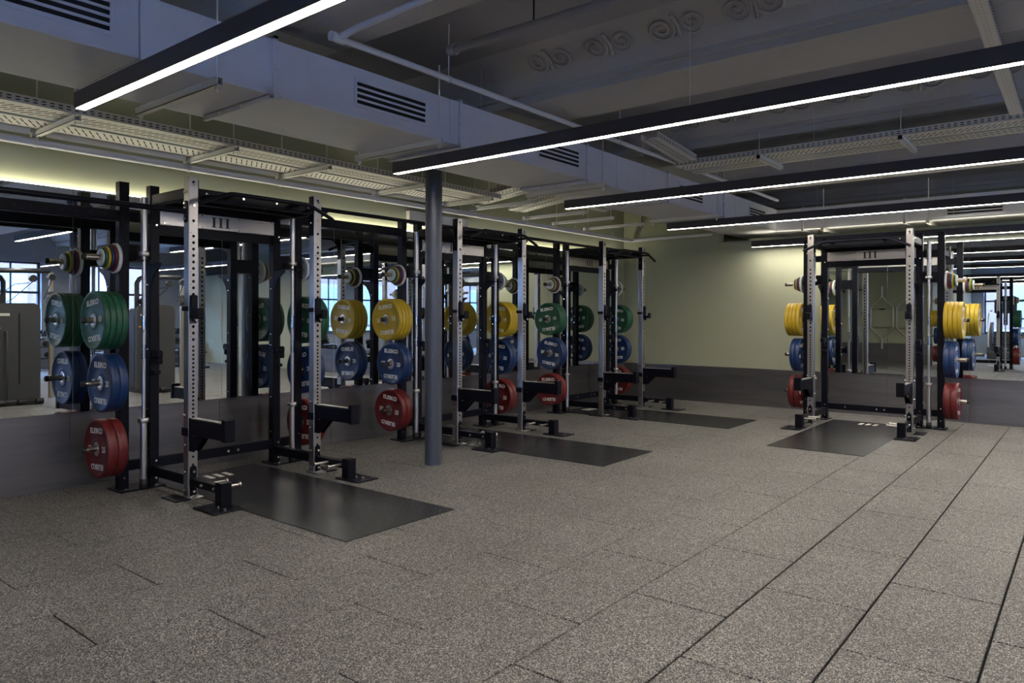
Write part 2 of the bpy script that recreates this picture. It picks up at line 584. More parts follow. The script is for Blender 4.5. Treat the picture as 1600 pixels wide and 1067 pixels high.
# plaster scrollwork along the coves
def scroll_mesh():
    m = MB()
    for sx in (-1, 1):
        pts = []
        for k in range(26):
            a = k / 25 * 3.6 * PI
            rr = 0.105 * (1 - k / 25 * 0.85)
            pts.append((sx * (0.115 + rr * math.cos(a + PI)) , rr * math.sin(a + PI), 0.0))
        m.tube([(0.0, -0.10 * sx, 0)] + pts, 0.010, 6)
    m.tube([(0.0, -0.10, 0), (0.02, 0.0, 0.004), (0.0, 0.10, 0)], 0.014, 6)
    return m.mesh('scroll_ornament', 'beam_plaster')
SM = scroll_mesh()
for k in (0, 1, 2):
    yc = 5.30 + k * 2.45
    for j in range(9):
        o = link('scroll_ornament', SM, ceiling, (-3.45 + j * 0.56, yc - 0.536, 3.438), (R(148), 0, 0))
# ------------------------------------------------------------------ pendant linear lights
def pendant(y, x0, x1, z, label, group, ceil=3.2):
    r = empty('pendant_light', (x0, y, z))
    L = x1 - x0
    tag(r, label, 'light', group)
    b = MB()
    b.box((0, -0.032, 0.012), (L, 0.032, 0.092), 0.002)
    b.box((0, -0.032, 0.0), (L, -0.026, 0.013)); b.box((0, 0.026, 0.0), (L, 0.032, 0.013))
    b.box((-0.003, -0.032, 0.0), (0.0, 0.032, 0.092)); b.box((L, -0.032, 0.0), (L + 0.003, 0.032, 0.092))
    b.build('housing', 'lamp_body', r)
    MB().box((0.001, -0.025, 0.001), (L - 0.001, 0.025, 0.0115)).build('diffuser', 'lamp_diffuser', r)
    for fx in (0.18, 0.5, 0.82):
        MB().cyl((L * fx, 0, 0.09), (L * fx, 0, ceil - z), 0.0018, 6).build('suspension_wire', 'tray_galv', r)
    return r
G1 = 'linear pendant lights over the rack area'
for y, lab in ((1.69, 'long black linear pendant light nearest the camera, top left'),
               (4.08, 'long black linear pendant light passing in front of the blue column'),
               (6.56, 'long black linear pendant light, third from the camera'),
               (8.99, 'long black linear pendant light crossing below the corner of the duct')):
    pendant(y, -4.5, 0.70, ZL, lab, G1)
pendant(10.80, -4.02, 1.2, 2.415, 'linear light close to the back wall above the back mirror', G1)
G2 = 'linear pendant lights in the rest of the gym'
for y in (-8.1, -5.65, -3.2):
    pendant(y, -3.2 if y < -2 else -4.5, 0.9, ZL, 'linear pendant light behind the camera, seen only in the mirrors', G2)
for y in (-5.65, 1.69, 4.08, 6.56, 8.99):
    pendant(y, 1.9, 7.1, ZL, 'linear pendant light behind the camera, seen only in the mirrors', G2)

# ------------------------------------------------------------------ ventilation ducts
DX0, DX1, DZ0, DZ1 = -4.60, -3.81, 2.68, 3.015
def louvre_vent(parent, T, length, h=0.20, flip=1):
    """built in local x along the face, z up, -y out of the face"""
    f = MB()
    t = 0.022
    f.box((0, -0.008, 0), (length, 0, t), 0.001, T=T); f.box((0, -0.008, h - t), (length, 0, h), 0.001, T=T)
    f.box((0, -0.008, t), (t, 0, h - t), 0.001, T=T); f.box((length - t, -0.008, t), (length, 0, h - t), 0.001, T=T)
    v = f.build('vent', 'duct_paint', parent)
    MB().box((t, -0.0015, t), (length - t, 0.0, h - t), T=T).build('vent_opening', 'slot_dark', v)
    p = (h - 2 * t) / 4
    for k in range(4):
        z = t + p * k
        MB().box((t, -0.010, z + p * 0.62), (length - t, -0.002, z + p * 1.0 - 0.0005), 0.001, T=T).build('louvre', 'duct_paint', v)
    return v
duct = empty('air_duct', ((DX0 + DX1) / 2, 4.5, DZ0))
tag(duct, 'large rectangular pale grey air duct running down the room', 'duct')
def loc(m):   # world-space mesh under a root at this location
    return m
dseg = [-1.9, 1.71, 4.0, 6.47, 9.15, 12.3]
off = Vector(duct.location)
def dbuild(m, name, mat, parent=duct):
    m.v = [tuple(Vector(p) - off) for p in m.v]
    return m.build(name, mat, parent)
for a, b in zip(dseg[:-1], dseg[1:]):
    dbuild(MB().box((DX0, a + 0.002, DZ0), (DX1, b - 0.002, DZ1), 0.004), 'duct_section', 'duct_paint')
for y in (2.49, 4.11, 5.9, 7.6, 9.2):
    m = MB()
    e = 0.018
    for (lo, hi) in (((DX0 - e, y - 0.016, DZ0 - e), (DX1 + e, y + 0.016, DZ0 + 0.002)), ((DX0 - e, y - 0.016, DZ1 - 0.002), (DX1 + e, y + 0.016, DZ1 + e)),
                     ((DX1 - 0.002, y - 0.016, DZ0 - e), (DX1 + e, y + 0.016, DZ1 + e)), ((DX0 - e, y - 0.016, DZ0 - e), (DX0 + 0.002, y + 0.016, DZ1 + e))):
        m.box(lo, hi, 0.002)
    m.box((DX1 + e, y - 0.02, 2.83), (DX1 + e + 0.012, y + 0.02, 2.86), 0.002)
    m.box((DX1 + e, y - 0.02, DZ0 - 0.03), (DX1 + e + 0.014, y + 0.02, DZ0 + 0.01), 0.002)
    dbuild(m, 'flange', 'duct_paint')
for a in (0.91, 3.086, 5.105, 7.89, 10.1):
    T = Matrix.Translation(Vector((DX1, a, 2.755)) - off) @ Matrix.Rotation(PI / 2, 4, 'Z')
    louvre_vent(duct, T, 0.675)
for y in (2.11, 3.85, 6.14, 8.9):
    m = MB()
    m.box((-4.72, y - 0.02, 2.632), (-3.74, y + 0.02, 2.636)); m.box((-4.72, y - 0.02, 2.632), (-3.74, y - 0.016, 2.674)); m.box((-4.72, y + 0.016, 2.632), (-3.74, y + 0.02, 2.674))
    m.box((-4.72, y - 0.02, 2.674), (-3.74, y + 0.02, 2.679))
    s = dbuild(m, 'support_strut', 'tray_galv')
    for x in (-4.68, -3.775):
        dbuild(MB().cyl((x, y, 2.60), (x, y, 3.22), 0.0055, 8), 'hanger_rod', 'tray_galv', s)
        dbuild(MB().cyl((x, y, 2.612), (x, y, 2.632), 0.013, 6), 'nut', 'tray_galv', s)
for y in (2.47, 5.88, 9.18):
    m = MB()
    m.box((-4.55, y - 0.02, 2.645), (-3.80, y - 0.016, 2.68)); m.box((-4.55, y - 0.02, 2.676), (-3.80, y + 0.02, 2.68))
    s = dbuild(m, 'angle_bracket', 'duct_paint')
    for x in (-4.35, -4.1):
        dbuild(MB().cyl((x, y - 0.03, 2.66), (x, y - 0.018, 2.66), 0.012, 6), 'bolt', 'tray_galv', s)
# duct across the far end, over the back wall
xd = empty('air_duct', (-1.0, 11.75, DZ0))
tag(xd, 'rectangular pale grey air duct running above the back wall', 'duct')
off = Vector(xd.location)
for a, b in ((DX1 + 0.003, -2.05), (-2.05, 1.2), (1.2, 4.6)):
    dbuild(MB().box((a, 11.24, DZ0), (b - 0.003, 12.3, 3.0), 0.004), 'duct_section', 'duct_paint', xd)
for x in (-3.42, -2.05, 0.4):
    m = MB(); e = 0.018
    m.box((x - 0.016, 11.24 - e, DZ0 - e), (x + 0.016, 11.245, 3.0 + e), 0.002); m.box((x - 0.016, 11.24 - e, DZ0 - e), (x + 0.016, 12.3, DZ0 + 0.002), 0.002)
    m.box((x - 0.016, 11.24 - e, 3.0), (x + 0.016, 12.3, 3.0 + e), 0.002)
    dbuild(m, 'flange', 'duct_paint', xd)
louvre_vent(xd, Matrix.Translation(Vector((-1.56, 11.24, 2.72)) - off), 0.66)
for x in (-3.1, -1.75, -0.2):
    m = MB()
    m.box((x - 0.02, 11.10, 2.632), (x + 0.02, 12.2, 2.674), 0.002)
    s = dbuild(m, 'support_strut', 'tray_galv', xd)
    dbuild(MB().cyl((x, 11.17, 2.61), (x, 11.17, 3.25), 0.0055, 8), 'hanger_rod', 'tray_galv', s)

# ------------------------------------------------------------------ cable trays
def cable_tray(name, length, width, label, ribs=1, flange=0.055, sp=0.05):
    """local: along +x from 0..length, width along y (0..width), z up from 0"""
    r = empty(name)
    tag(r, label, 'cable tray')
    t = 0.004
    MB().box((0, 0, 0), (length, width, t)).build('tray_floor', 'tray_galv', r)
    fl = MB()
    fl.box((0, 0, 0), (length, t, flange)); fl.box((0, width - t, 0), (length, width, flange))
    fl.build('side_flange', 'tray_galv', r)
    for k in range(ribs):
        y = width * (k + 1) / (ribs + 1)
        MB().box((0, y - 0.012, -0.008), (length, y + 0.012, 0.0)).build('rib', 'mirror_edge', r)
    s = MB()
    n = int(length / sp)
    bands = ribs + 1
    for i in range(n):
        x = (i + 0.5) * sp
        for k in range(bands):
            y0 = width * k / bands + 0.03; y1 = width * (k + 1) / bands - 0.03
            T = Matrix.Translation((x, (y0 + y1) / 2, 0)) @ Matrix.Rotation(R(30 if k % 2 == 0 else -30), 4, 'Z')
            hl = (y1 - y0) * 0.36
            s.box((-0.0045, -hl, -0.0012), (0.0045, -0.012, 0.0), T=T)
            s.box((-0.0045, 0.012, -0.0012), (0.0045, hl, 0.0), T=T)
        for yy, sg in ((0, -1), (width, 1)):
            for zz in (0.018, 0.036):
                s.box((x - 0.013, yy + min(0, sg * 0.0012), zz - 0.0035), (x + 0.013, yy + max(0, sg * 0.0012), zz + 0.0035))
    stuff(s.build('perforation', 'slot_dark', r))
    return r
# tray along the left wall (local x -> world y)
tr = cable_tray('cable_tray', 8.1, 0.70, 'perforated cable tray running along the left wall above the mirrors')
tr.location = (-5.45, -1.5, 2.752); tr.rotation_euler = (0, 0, PI / 2)
for y in (-0.2, 0.95, 2.02, 3.20, 4.12, 5.33, 6.4):
    m = MB()
    m.box((y + 1.5 - 0.021, -0.03, -0.05), (y + 1.5 + 0.021, 0.80, -0.046)); m.box((y + 1.5 - 0.021, -0.03, -0.05), (y + 1.5 - 0.017, 0.80, -0.009)); m.box((y + 1.5 + 0.017, -0.03, -0.05), (y + 1.5 + 0.021, 0.80, -0.009))
    m.box((y + 1.5 - 0.021, 0.796, -0.05), (y + 1.5 + 0.021, 0.80, -0.009)); 
    s = m.build('support_strut', 'tray_galv', tr)
    for yy in (0.02, 0.72):
        MB().cyl((y + 1.5, yy, -0.07), (y + 1.5, yy, 0.8), 0.0055, 8).build('hanger_rod', 'tray_galv', s)
bays = [-0.2, 0.95, 2.02, 3.20, 4.12, 5.33, 6.4]
for a, b in zip(bays[:-1], bays[1:]):
    MB().box((a + 1.55, 0.696, -0.045), (b + 1.45, 0.700, 0.0)).build('drop_flange', 'tray_galv', tr)
# tray across the room, over the duct
tr2 = cable_tray('cable_tray', 6.6, 0.58, 'perforated cable tray crossing the ceiling on the right')
tr2.location = (-3.63, 7.42, 3.035)
for x in (0.95, 2.25, 3.6, 5.0):
    m = MB()
    m.box((x - 0.021, -0.06, -0.055), (x + 0.021, 0.64, -0.051)); m.box((x - 0.021, -0.06, -0.055), (x - 0.017, 0.64, -0.009)); m.box((x + 0.017, -0.06, -0.055), (x + 0.021, 0.64, -0.009))
    s = m.build('support_strut', 'tray_galv', tr2)
    MB().box((x - 0.017, -0.062, -0.05), (x + 0.017, -0.058, -0.012)).build('end_cap', 'slot_dark', s)
    for yy in (-0.03, 0.61):
        MB().cyl((x, yy, -0.08), (x, yy, 0.4), 0.0055, 8).build('hanger_rod', 'tray_galv', s)
tr3 = cable_tray('cable_tray', 1.25, 0.42, 'short perforated cable tray turning from the left wall towards the duct', flange=0.06)
tr3.location = (-6.15, 6.62, 2.78); tr3.rotation_euler = (0, R(-9), R(10))
tr4 = cable_tray('cable_tray', 1.25, 0.30, 'narrow perforated cable tray slanting under the duct beside the far rack', flange=0.06)
tr4.location = (-5.95, 7.35, 2.75); tr4.rotation_euler = (0, R(-5), R(-6))
tr5 = cable_tray('cable_tray', 4.4, 0.09, 'narrow perforated cable tray dropping from the ceiling at the top right', ribs=0, flange=0.04)
tr5.location = (-0.46, 2.9, 3.16); tr5.rotation_euler = (0, R(1.5), PI / 2)
tr6 = cable_tray('cable_tray', 0.75, 0.20, 'short tilted cable tray piece beside the duct top', ribs=0, flange=0.06)
tr6.location = (-3.42, 6.60, 3.17); tr6.rotation_euler = (R(0), R(9), R(84))

# ------------------------------------------------------------------ pipes
def pipe(name, pts, r, label, mat='pipe_paint', n=14):
    p0 = Vector(pts[0])
    o = empty(name, p0)
    tag(o, label, 'pipe')
    MB().tube([Vector(p) - p0 for p in pts], r, n).build('pipe_run', mat, o)
    return o, p0
p, p0 = pipe('wall_pipe', [(-6.2, -1.5, 2.665), (-6.2, 10.96, 2.665), (-6.19, 11.02, 2.668), (-6.14, 11.04, 2.67), (-4.75, 11.045, 2.685)], 0.030, 'white painted pipe running along the left wall under the tray')
for y in (0.95, 2.02, 3.20, 4.12, 5.33, 6.7, 8.0, 9.3, 10.4):
    m = MB()
    m.lathe([(0.030, -0.012), (0.035, -0.012), (0.035, 0.012), (0.030, 0.012)], 16, 'Y', T=Matrix.Translation(Vector((-6.2, y, 2.665)) - p0))
    m.cyl(Vector((-6.2, y, 2.69)) - p0, Vector((-6.2, y, 2.76)) - p0, 0.006, 8)
    m.build('pipe_clip', 'pipe_paint', p)
for y, x1 in ((6.95, -5.2), (8.05, -5.2), (8.75, -5.2), (9.6, -5.2)):
    o = empty('pipe_bracket', (-6.25, y, 2.74))
    tag(o, {6.95: 'white bracket arm above the wall pipe nearest the column', 8.05: 'white bracket arm above the wall pipe, second past the column',
            8.75: 'white bracket arm above the wall pipe, third past the column', 9.6: 'white bracket arm above the wall pipe nearest the back corner'}[y], 'bracket', 'bracket arms over the wall pipe')
    MB().box((0, -0.02, -0.02), (x1 + 6.25, 0.02, 0.02), 0.003).build('arm', 'pipe_paint', o)
    for x in (0.08, x1 + 6.25 - 0.05):
        MB().cyl((x, 0, -0.05), (x, 0, 0.8), 0.0055, 8).build('hanger_rod', 'tray_galv', o)
pipe('conduit_pipe', [(-5.75, 6.9, 2.98), (-5.75, 9.4, 2.96), (-5.74, 9.46, 2.98), (-5.74, 9.47, 3.2)], 0.022, 'white conduit bending up to the ceiling in the far left corner')
pipe('conduit_pipe', [(-5.55, 6.9, 3.02), (-5.55, 10.9, 3.0)], 0.022, 'straight white conduit running to the back wall in the corner')
p, p0 = pipe('sprinkler_pipe', [(-3.68, 2.85, 3.1), (-3.68, 7.3, 3.1), (-3.68, 10.9, 3.1)], 0.021, 'white sprinkler pipe hung beside the duct')
MB().cyl(Vector((-3.68, 2.80, 3.1)) - p0, Vector((-3.68, 2.90, 3.1)) - p0, 0.032, 14).build('pipe_elbow', 'pipe_paint', p)
for y in (3.85, 6.3, 8.9):
    m = MB()
    m.lathe([(0.021, -0.01), (0.026, -0.01), (0.026, 0.01), (0.021, 0.01)], 14, 'Y', T=Matrix.Translation(Vector((-3.68, y, 3.1)) - p0))
    m.cyl(Vector((-3.68, y, 3.12)) - p0, Vector((-3.68, y, 3.5)) - p0, 0.005, 8)
    m.build('pipe_clip', 'pipe_paint', p)
pipe('sprinkler_branch', [(-3.63, 2.85, 3.1), (-3.5, 2.86, 3.12), (-2.9, 2.88, 3.15), (-1.6, 2.9, 3.16)], 0.021, 'white sprinkler branch leaving the elbow above the duct')
pipe('sprinkler_branch', [(-3.62, 9.55, 3.12), (-3.3, 9.6, 3.10), (-2.6, 9.7, 3.12), (-2.2, 9.5, 3.16)], 0.016, 'thin bent white pipe above the far end of the duct')
p, p0 = pipe('ceiling_pipe', [(-3.62, 3.84, 3.30), (-1.0, 3.86, 3.30), (1.0, 3.88, 3.30)], 0.03, 'capped dark pipe close under the ceiling', mat='ceiling_plaster')
MB().cyl(Vector((-3.66, 3.84, 3.30)) - p0, Vector((-3.60, 3.84, 3.30)) - p0, 0.042, 14).build('cap', 'ceiling_plaster', p)
for x in (-2.9, -1.5):
    MB().cyl(Vector((x, 3.845, 3.30)) - p0, Vector((x, 3.845, 3.55)) - p0, 0.006, 8).build('hanger_rod', 'slot_dark', p)
# lit panel on the wall beside the column
o = empty('wall_trunking', (XW, 6.0, 2.45))
tag(o, 'pale trunking box on the left wall behind the column top', 'trunking')
MB().box((0, -0.05, 0), (0.07, 1.0, 0.17), 0.004).build('box', 'white_panel', o)
MB().box((0.07, -0.03, 0.02), (0.075, 0.98, 0.15), 0.002).build('cover', 'white_panel', o)

# ------------------------------------------------------------------ column
def column(name, x, y, r, label, top=3.3):
    o = empty(name, (x, y, 0))
    tag(o, label, 'column')
    m = MB()
    m.lathe([(r * 1.0, 0), (r * 1.0, top * 0.3), (r * 0.985, top * 0.6), (r * 0.97, top)], 40, 'Z', closed=False)
    m.build('shaft', 'column_paint', o)
    MB().lathe([(r * 1.04, 0), (r * 1.04, 0.004), (r * 0.9, 0.004), (r * 0.9, 0)], 40, 'Z').build('base_ring', 'column_paint', o)
    MB().lathe([(r * 0.97, top - 0.25), (r * 1.25, top - 0.1), (r * 1.3, top), (r * 0.9, top)], 40, 'Z').build('capital', 'column_paint', o)
    return o
column('column', -4.775, 4.80, 0.079, 'slim round cast iron column painted blue grey')
column('column', 0.55, 4.95, 0.15, 'thick round column right of the camera, seen in the left mirror')

# ------------------------------------------------------------------ power rack
HALF, RV, SU, UW = 0.562, -0.615, 0.797, 0.0375
TOP = 2.414
def perforated_post(z0, z1, holes, hr0, faces, mats):
    """square tube centred on 0,0 with real holes on the given faces"""
    m = MB()
    w = UW
    for fc in ('+x', '-x', '+y', '-y'):
        ax = {'+x': Matrix.Identity(4), '-x': Matrix.Rotation(PI, 4, 'Z'), '+y': Matrix.Rotation(PI / 2, 4, 'Z'), '-y': Matrix.Rotation(-PI / 2, 4, 'Z')}[fc]
        hs = holes if fc in faces else []
        c = 0.004
        z = z0
        def quad(a, b):
            m.add([(w, -w + c, a), (w, w - c, a), (w, w - c, b), (w, -w + c, b)], [(0, 1, 2, 3)], 0, False, ax)
        for hz in hs:
            hr = hr0 if (hz < 1.17 or hr0 < 0.007) else 0.0118
            h = hr * 1.5
            if hz - h > z: quad(z, hz - h)
            outer = [(-w + c, -h), (0, -h), (w - c, -h), (w - c, 0), (w - c, h), (0, h), (-w + c, h), (-w + c, 0)]
            ang = [-135, -90, -45, 0, 45, 90, 135, 180]
            inner = [(hr * math.cos(R(a)), hr * math.sin(R(a))) for a in ang]
            vs = [(w, p[0], hz + p[1]) for p in outer] + [(w, p[0], hz + p[1]) for p in inner] + [(w - 0.02, p[0], hz + p[1]) for p in inner]
            m.add(vs, [(i, (i + 1) % 8, 8 + (i + 1) % 8, 8 + i) for i in range(8)], 0, False, ax)
            m.add(vs, [(8 + i, 8 + (i + 1) % 8, 16 + (i + 1) % 8, 16 + i) for i in range(8)] + [tuple(range(16, 24))], 1, False, ax)
            z = hz + h
        quad(z, z1)
        m.add([(w, w - c, z0), (w - c, w, z0), (w - c, w, z1), (w, w - c, z1)], [(0, 1, 2, 3)], 0, False, ax)
    m.add([(w, -w, z1 - .0005), (w, w, z1 - .0005), (-w, w, z1 - .0005), (-w, -w, z1 - .0005)], [(0, 1, 2, 3)], 1)
    return m
FH = [0.307, 0.357, 0.247] + [0.402 + 0.05 * k for k in range(0)]
FH = sorted([0.247, 0.307] + [0.357 + 0.0312 * k for k in range(26)] + [1.19 + 0.0487 * k for k in range(17)] + [2.085, 2.07 - 0.0, 2.385][:1] + [2.375])
FH2 = []
for h in FH:
    if not FH2 or h - FH2[-1] > 0.027: FH2.append(h)
FH = FH2

def bolt(m, p, d, r=0.012, l=0.012, mi=0):
    p = Vector(p); d = Vector(d)
    m.cyl(p, p + d * l, r, 8, r * 0.8, mi=mi)

def make_rack():
    r = empty('power_rack')
    for s in (-1, 1):
        u = s * HALF
        # front uprights: brushed steel with adjustment holes
        o = perforated_post(0.012, TOP, FH, 0.0095, ('+x', '-x'), None).build('front_upright', ['brushed_steel', 'hole_dark'], r, (0, u, 0))
        m = MB()
        for k in range(17):
            z = 1.19 + 0.0487 * k + 0.024
            m.box((UW, -0.028, z - 0.0012), (UW + 0.0006, -0.012 - 0.006 * (k % 2), z + 0.0012))
        stuff(m.build('scale_marks', 'lettering_black', o))
        m = MB()
        for z in (0.197, 0.048):
            bolt(m, (UW + 0.008, 0.0, z), (1, 0, 0), 0.013)
        bolt(m, (UW, 0.0, 2.36), (1, 0, 0)); bolt(m, (UW, 0.0, 2.20), (1, 0, 0))
        for z in (2.30, 2.18, 0.197, 0.06, 0.62, 0.40): bolt(m, (0, -UW - 0.006, z), (0, -1, 0)); bolt(m, (0, UW + 0.006, z), (0, 1, 0))
        stuff(m.build('bolts', 'chrome', o))
        m = MB()
        m.prism([(-0.024, 0.02), (0.024, 0.02), (0.024, 0.225), (0.012, 0.24), (-0.012, 0.24), (-0.024, 0.225)], 'X', UW, UW + 0.008)
        m.build('joint_plate', 'black_coat', o)
        m = MB()
        m.box((-0.034, -s * 0 - UW - 0.007, 2.07), (0.034, -UW, 2.412), 0.004) if s > 0 else m.box((-0.028, UW, 2.13), (0.034, UW + 0.007, 2.40), 0.004)
        m.build('top_plate', 'black_coat', o)
        # rear uprights and storage posts: black
        RH = [0.35 + 0.1 * k for k in range(20)]
        o2 = perforated_post(0.012, TOP, [1.15, 1.95, 1.98], 0.006, ('+x',), None).build('rear_upright', ['black_coat', 'hole_dark'], r, (RV, u, 0))
        m = MB()
        for z in (0.06, 0.20, 0.30, 0.62, 1.10, 1.20, 1.62, 1.72, 2.10, 2.33): bolt(m, (UW, 0.01, z), (1, 0, 0), 0.011) if z in (0.06, 0.20, 2.33, 2.10) else bolt(m, (0, -s * UW, z), (0, -s, 0), 0.009, 0.008)
        for z in (0.30, 0.62, 1.10, 1.62): bolt(m, (0.0, s * UW, z), (0, s, 0), 0.009, 0.008)
        stuff(m.build('bolts', 'chrome', o2))
        o3 = perforated_post(0.012, TOP, [1.95, 1.98, 2.25, 2.35], 0.006, ('+x', '-y', '+y'), None).build('storage_post', ['black_coat', 'hole_dark'], r, (RV, s * SU, 0))
        m = MB()
        for z in (0.40, 0.30, 0.80, 0.90, 1.27, 1.37, 1.76, 1.86): bolt(m, (0.0, -s * UW, z), (0, -s, 0), 0.009, 0.008)
        for z in (0.10, 0.25): bolt(m, (UW, 0, z), (1, 0, 0), 0.010, 0.008)
        stuff(m.build('bolts', 'chrome', o3))
        for pz in (0.350, 0.852, 1.332, 1.815):
            m = MB()
            m.cyl((RV, s * (SU + UW), pz), (RV, s * (SU + UW + 0.235), pz), 0.0235, 20)
            pg = m.build('plate_peg', 'peg_steel', r)
            MB().lathe([(0.0235, 0.0), (0.0245, 0.004), (0.0245, 0.016), (0.018, 0.024), (0.0, 0.026)], 20, 'Y', closed=False,
                       T=Matrix.Translation((RV, s * (SU + UW + 0.231), pz)) @ Matrix.Rotation(0 if s > 0 else PI, 4, 'Z')).build('peg_cap', 'rubber_black', pg)
            MB().box((RV - 0.03, s * (SU + UW), pz - 0.03), (RV + 0.03, s * (SU + UW + 0.006), pz + 0.03), 0.002).build('peg_plate', 'black_coat', pg)
        # side beams top, mid links
        MB().box((RV + UW, u - 0.03, 2.255), (-UW, u + 0.03, 2.338), 0.004).build('top_side_beam', 'black_coat', r)
        MB().box((RV - 0.025, s * (HALF + UW), 1.80), (RV + 0.025, s * (SU - UW), 1.93), 0.004).build('bar_holder', 'black_coat', r)
        m = MB()
        uc = (HALF + SU) / 2
        m.box((RV - 0.05, s * (HALF + UW + 0.002), 1.795), (RV + 0.07, s * (SU - UW - 0.002), 1.807))
        m.box((RV + 0.07, s * (HALF + UW + 0.002), 1.795), (RV + 0.15, s * (uc - 0.020), 1.807)); m.box((RV + 0.07, s * (uc + 0.020), 1.795), (RV + 0.15, s * (SU - UW - 0.002), 1.807))
        m.build('bar_catch', 'black_coat', r)
        MB().box((RV - 0.03, s * (HALF + UW), 2.11), (RV + 0.03, s * (SU - UW), 2.19), 0.004).build('post_link', 'black_coat', r)
        MB().box((RV - 0.03, s * (HALF + UW), 0.15), (RV + 0.03, s * (SU - UW), 0.23), 0.004).build('post_link', 'black_coat', r)
        # curved bracket reaching forward from the rear upright
        poly = [(RV + UW, 1.78), (RV + UW + 0.165, 1.79), (RV + UW + 0.165, 1.765), (RV + UW + 0.13, 1.75), (RV + UW + 0.07, 1.715), (RV + UW + 0.03, 1.665), (RV + UW, 1.60)]
        MB().prism([(a, b) for a, b in poly], 'Y', u - 0.034, u - 0.024).build('curved_bracket', 'black_coat', r)
        # small safety hook on rear upright
        m = MB()
        m.box((RV + UW, u - 0.03, 1.03), (RV + UW + 0.09, u + 0.03, 1.09), 0.012); m.box((RV + UW + 0.05, u - 0.02, 0.98), (RV + UW + 0.085, u + 0.03, 1.04), 0.01)
        m.build('storage_hook', 'black_coat', r)
        MB().box((RV + UW, u - 0.03, 0.90), (RV + UW + 0.05, u + 0.03, 0.93), 0.006).build('hook_stop', 'black_coat', r)
        # base beams, feet, plates
        MB().box((RV + UW, u - 0.03, 0.088), (-UW, u + 0.03, 0.165), 0.004).build('base_beam', 'black_coat', r)
        b = MB().box((UW + 0.008, u - 0.03, 0.092), (0.45, u + 0.03, 0.150), 0.004).build('foot_beam', 'black_coat', r)
        for v in (0.22, 0.40):
            m = MB()
            m.cyl((v, u - s * 0.03, 0.122), (v, u - s * 0.165, 0.122), 0.011, 12); m.cyl((v, u - s * 0.160, 0.122), (v, u - s * 0.172, 0.122), 0.020, 14)
            m.build('band_peg', 'satin_chrome', b)
        m = MB()
        for v in (0.22, 0.40): bolt(m, (v, u + s * 0.03, 0.122), (0, s, 0), 0.013, 0.014)
        stuff(m.build('bolts', 'chrome', b))
        f = MB().box((0.425, u - 0.042, 0.012), (0.510, u + 0.042, 0.176), 0.004).build('foot_post', 'black_coat', r)
        m = MB()
        m.box((0.355, u + s * 0.17 if s < 0 else u - 0.055, 0.0), (0.645, u + 0.055 if s < 0 else u + 0.17, 0.012), 0.003)
        fp = m.build('foot_plate', 'black_coat', r)
        m = MB()
        for dx in (-0.03, 0.06):
            m.cyl((0.52 + dx, u + s * 0.055, 0.012), (0.52 + dx, u + s * 0.055, 0.024), 0.013, 8)
        stuff(m.build('bolts', 'chrome', fp))
        m = MB()
        m.box((-0.06, u - 0.05, 0.0), (0.10, u + 0.05, 0.012), 0.003)
        up = m.build('upright_plate', 'brushed_steel', r)
        MB().box((-0.125, u + s * 0.05, 0.0), (0.10, u + s * 0.165, 0.010), 0.003).build('plate_extension', 'black_coat', up)
        m = MB()
        m.cyl((0.065, u + 0.03, 0.012), (0.065, u + 0.03, 0.024), 0.013, 8); m.cyl((0.065, u - 0.03, 0.012), (0.065, u - 0.03, 0.024), 0.013, 8)
        stuff(m.build('bolts', 'chrome', up))
        rp = MB().box((RV - 0.12, s * (HALF - 0.06), 0.0), (RV + 0.115, s * (SU + 0.06), 0.012), 0.003).build('rear_plate', 'black_coat', r)
        m = MB()
        for uu in (HALF, SU):
            m.cyl((RV + 0.075, s * uu, 0.012), (RV + 0.075, s * uu, 0.024), 0.013, 8)
        stuff(m.build('bolts', 'chrome', rp))
        # J-cups
        m = MB()
        m.box((UW, u - 0.030, 1.36), (UW + 0.030, u + 0.022, 1.525), 0.008)
        m.box((UW, u - 0.030, 1.345), (UW + 0.105, u + 0.030, 1.385), 0.008)
        m.box((UW + 0.075, u - 0.030, 1.36), (UW + 0.105, u + 0.030, 1.425), 0.008)
        m.prism([(u - 0.034, 1.36), (u + 0.034, 1.36), (u, 1.312)], 'X', UW + 0.01, UW + 0.045)
        j = m.build('j_cup', 'black_coat', r)
        m = MB()
        m.prism([(u - 0.026, 1.358), (u + 0.026, 1.358), (u, 1.322)], 'X', UW + 0.045, UW + 0.049)
        m.build('diamond_badge', 'satin_chrome', j)
        m = MB()
        m.box((-UW - 0.012, u - UW - 0.010, 1.405), (UW, u - UW, 1.44), 0.003)
        m.build('j_cup_strap', 'black_coat', j)
        # spotter arm
        m = MB()
        m.box((UW + 0.012, u - 0.032, 0.475), (0.54, u + 0.032, 0.595), 0.006)
        sa = m.build('spotter_arm', 'black_coat', r)
        MB().box((0.505, u - 0.042, 0.470), (0.555, u + 0.042, 0.632), 0.006).build('end_stop', 'black_coat', sa)
        m = MB()
        m.box((UW, u - 0.036, 0.352), (UW + 0.012, u + 0.036, 0.602), 0.003)
        m.prism([(UW + 0.012, 0.478), (0.235, 0.478), (UW + 0.060, 0.352), (UW + 0.012, 0.352)], 'Y', u - 0.028, u - 0.020)
        m.prism([(UW + 0.012, 0.478), (0.235, 0.478), (UW + 0.060, 0.352), (UW + 0.012, 0.352)], 'Y', u + 0.020, u + 0.028)
        m.build('gusset', 'black_coat', sa)
        m = MB(); m.prism([(u - 0.03, 0.475), (u + 0.03, 0.475), (u, 0.425)], 'X', UW + 0.05, UW + 0.075)
        m.build('diamond_badge', 'satin_chrome', sa)
        MB().box((UW + 0.012, u - 0.026, 0.595), (0.505, u + 0.026, 0.602), 0.003).build('wear_strip', 'satin_chrome', sa)
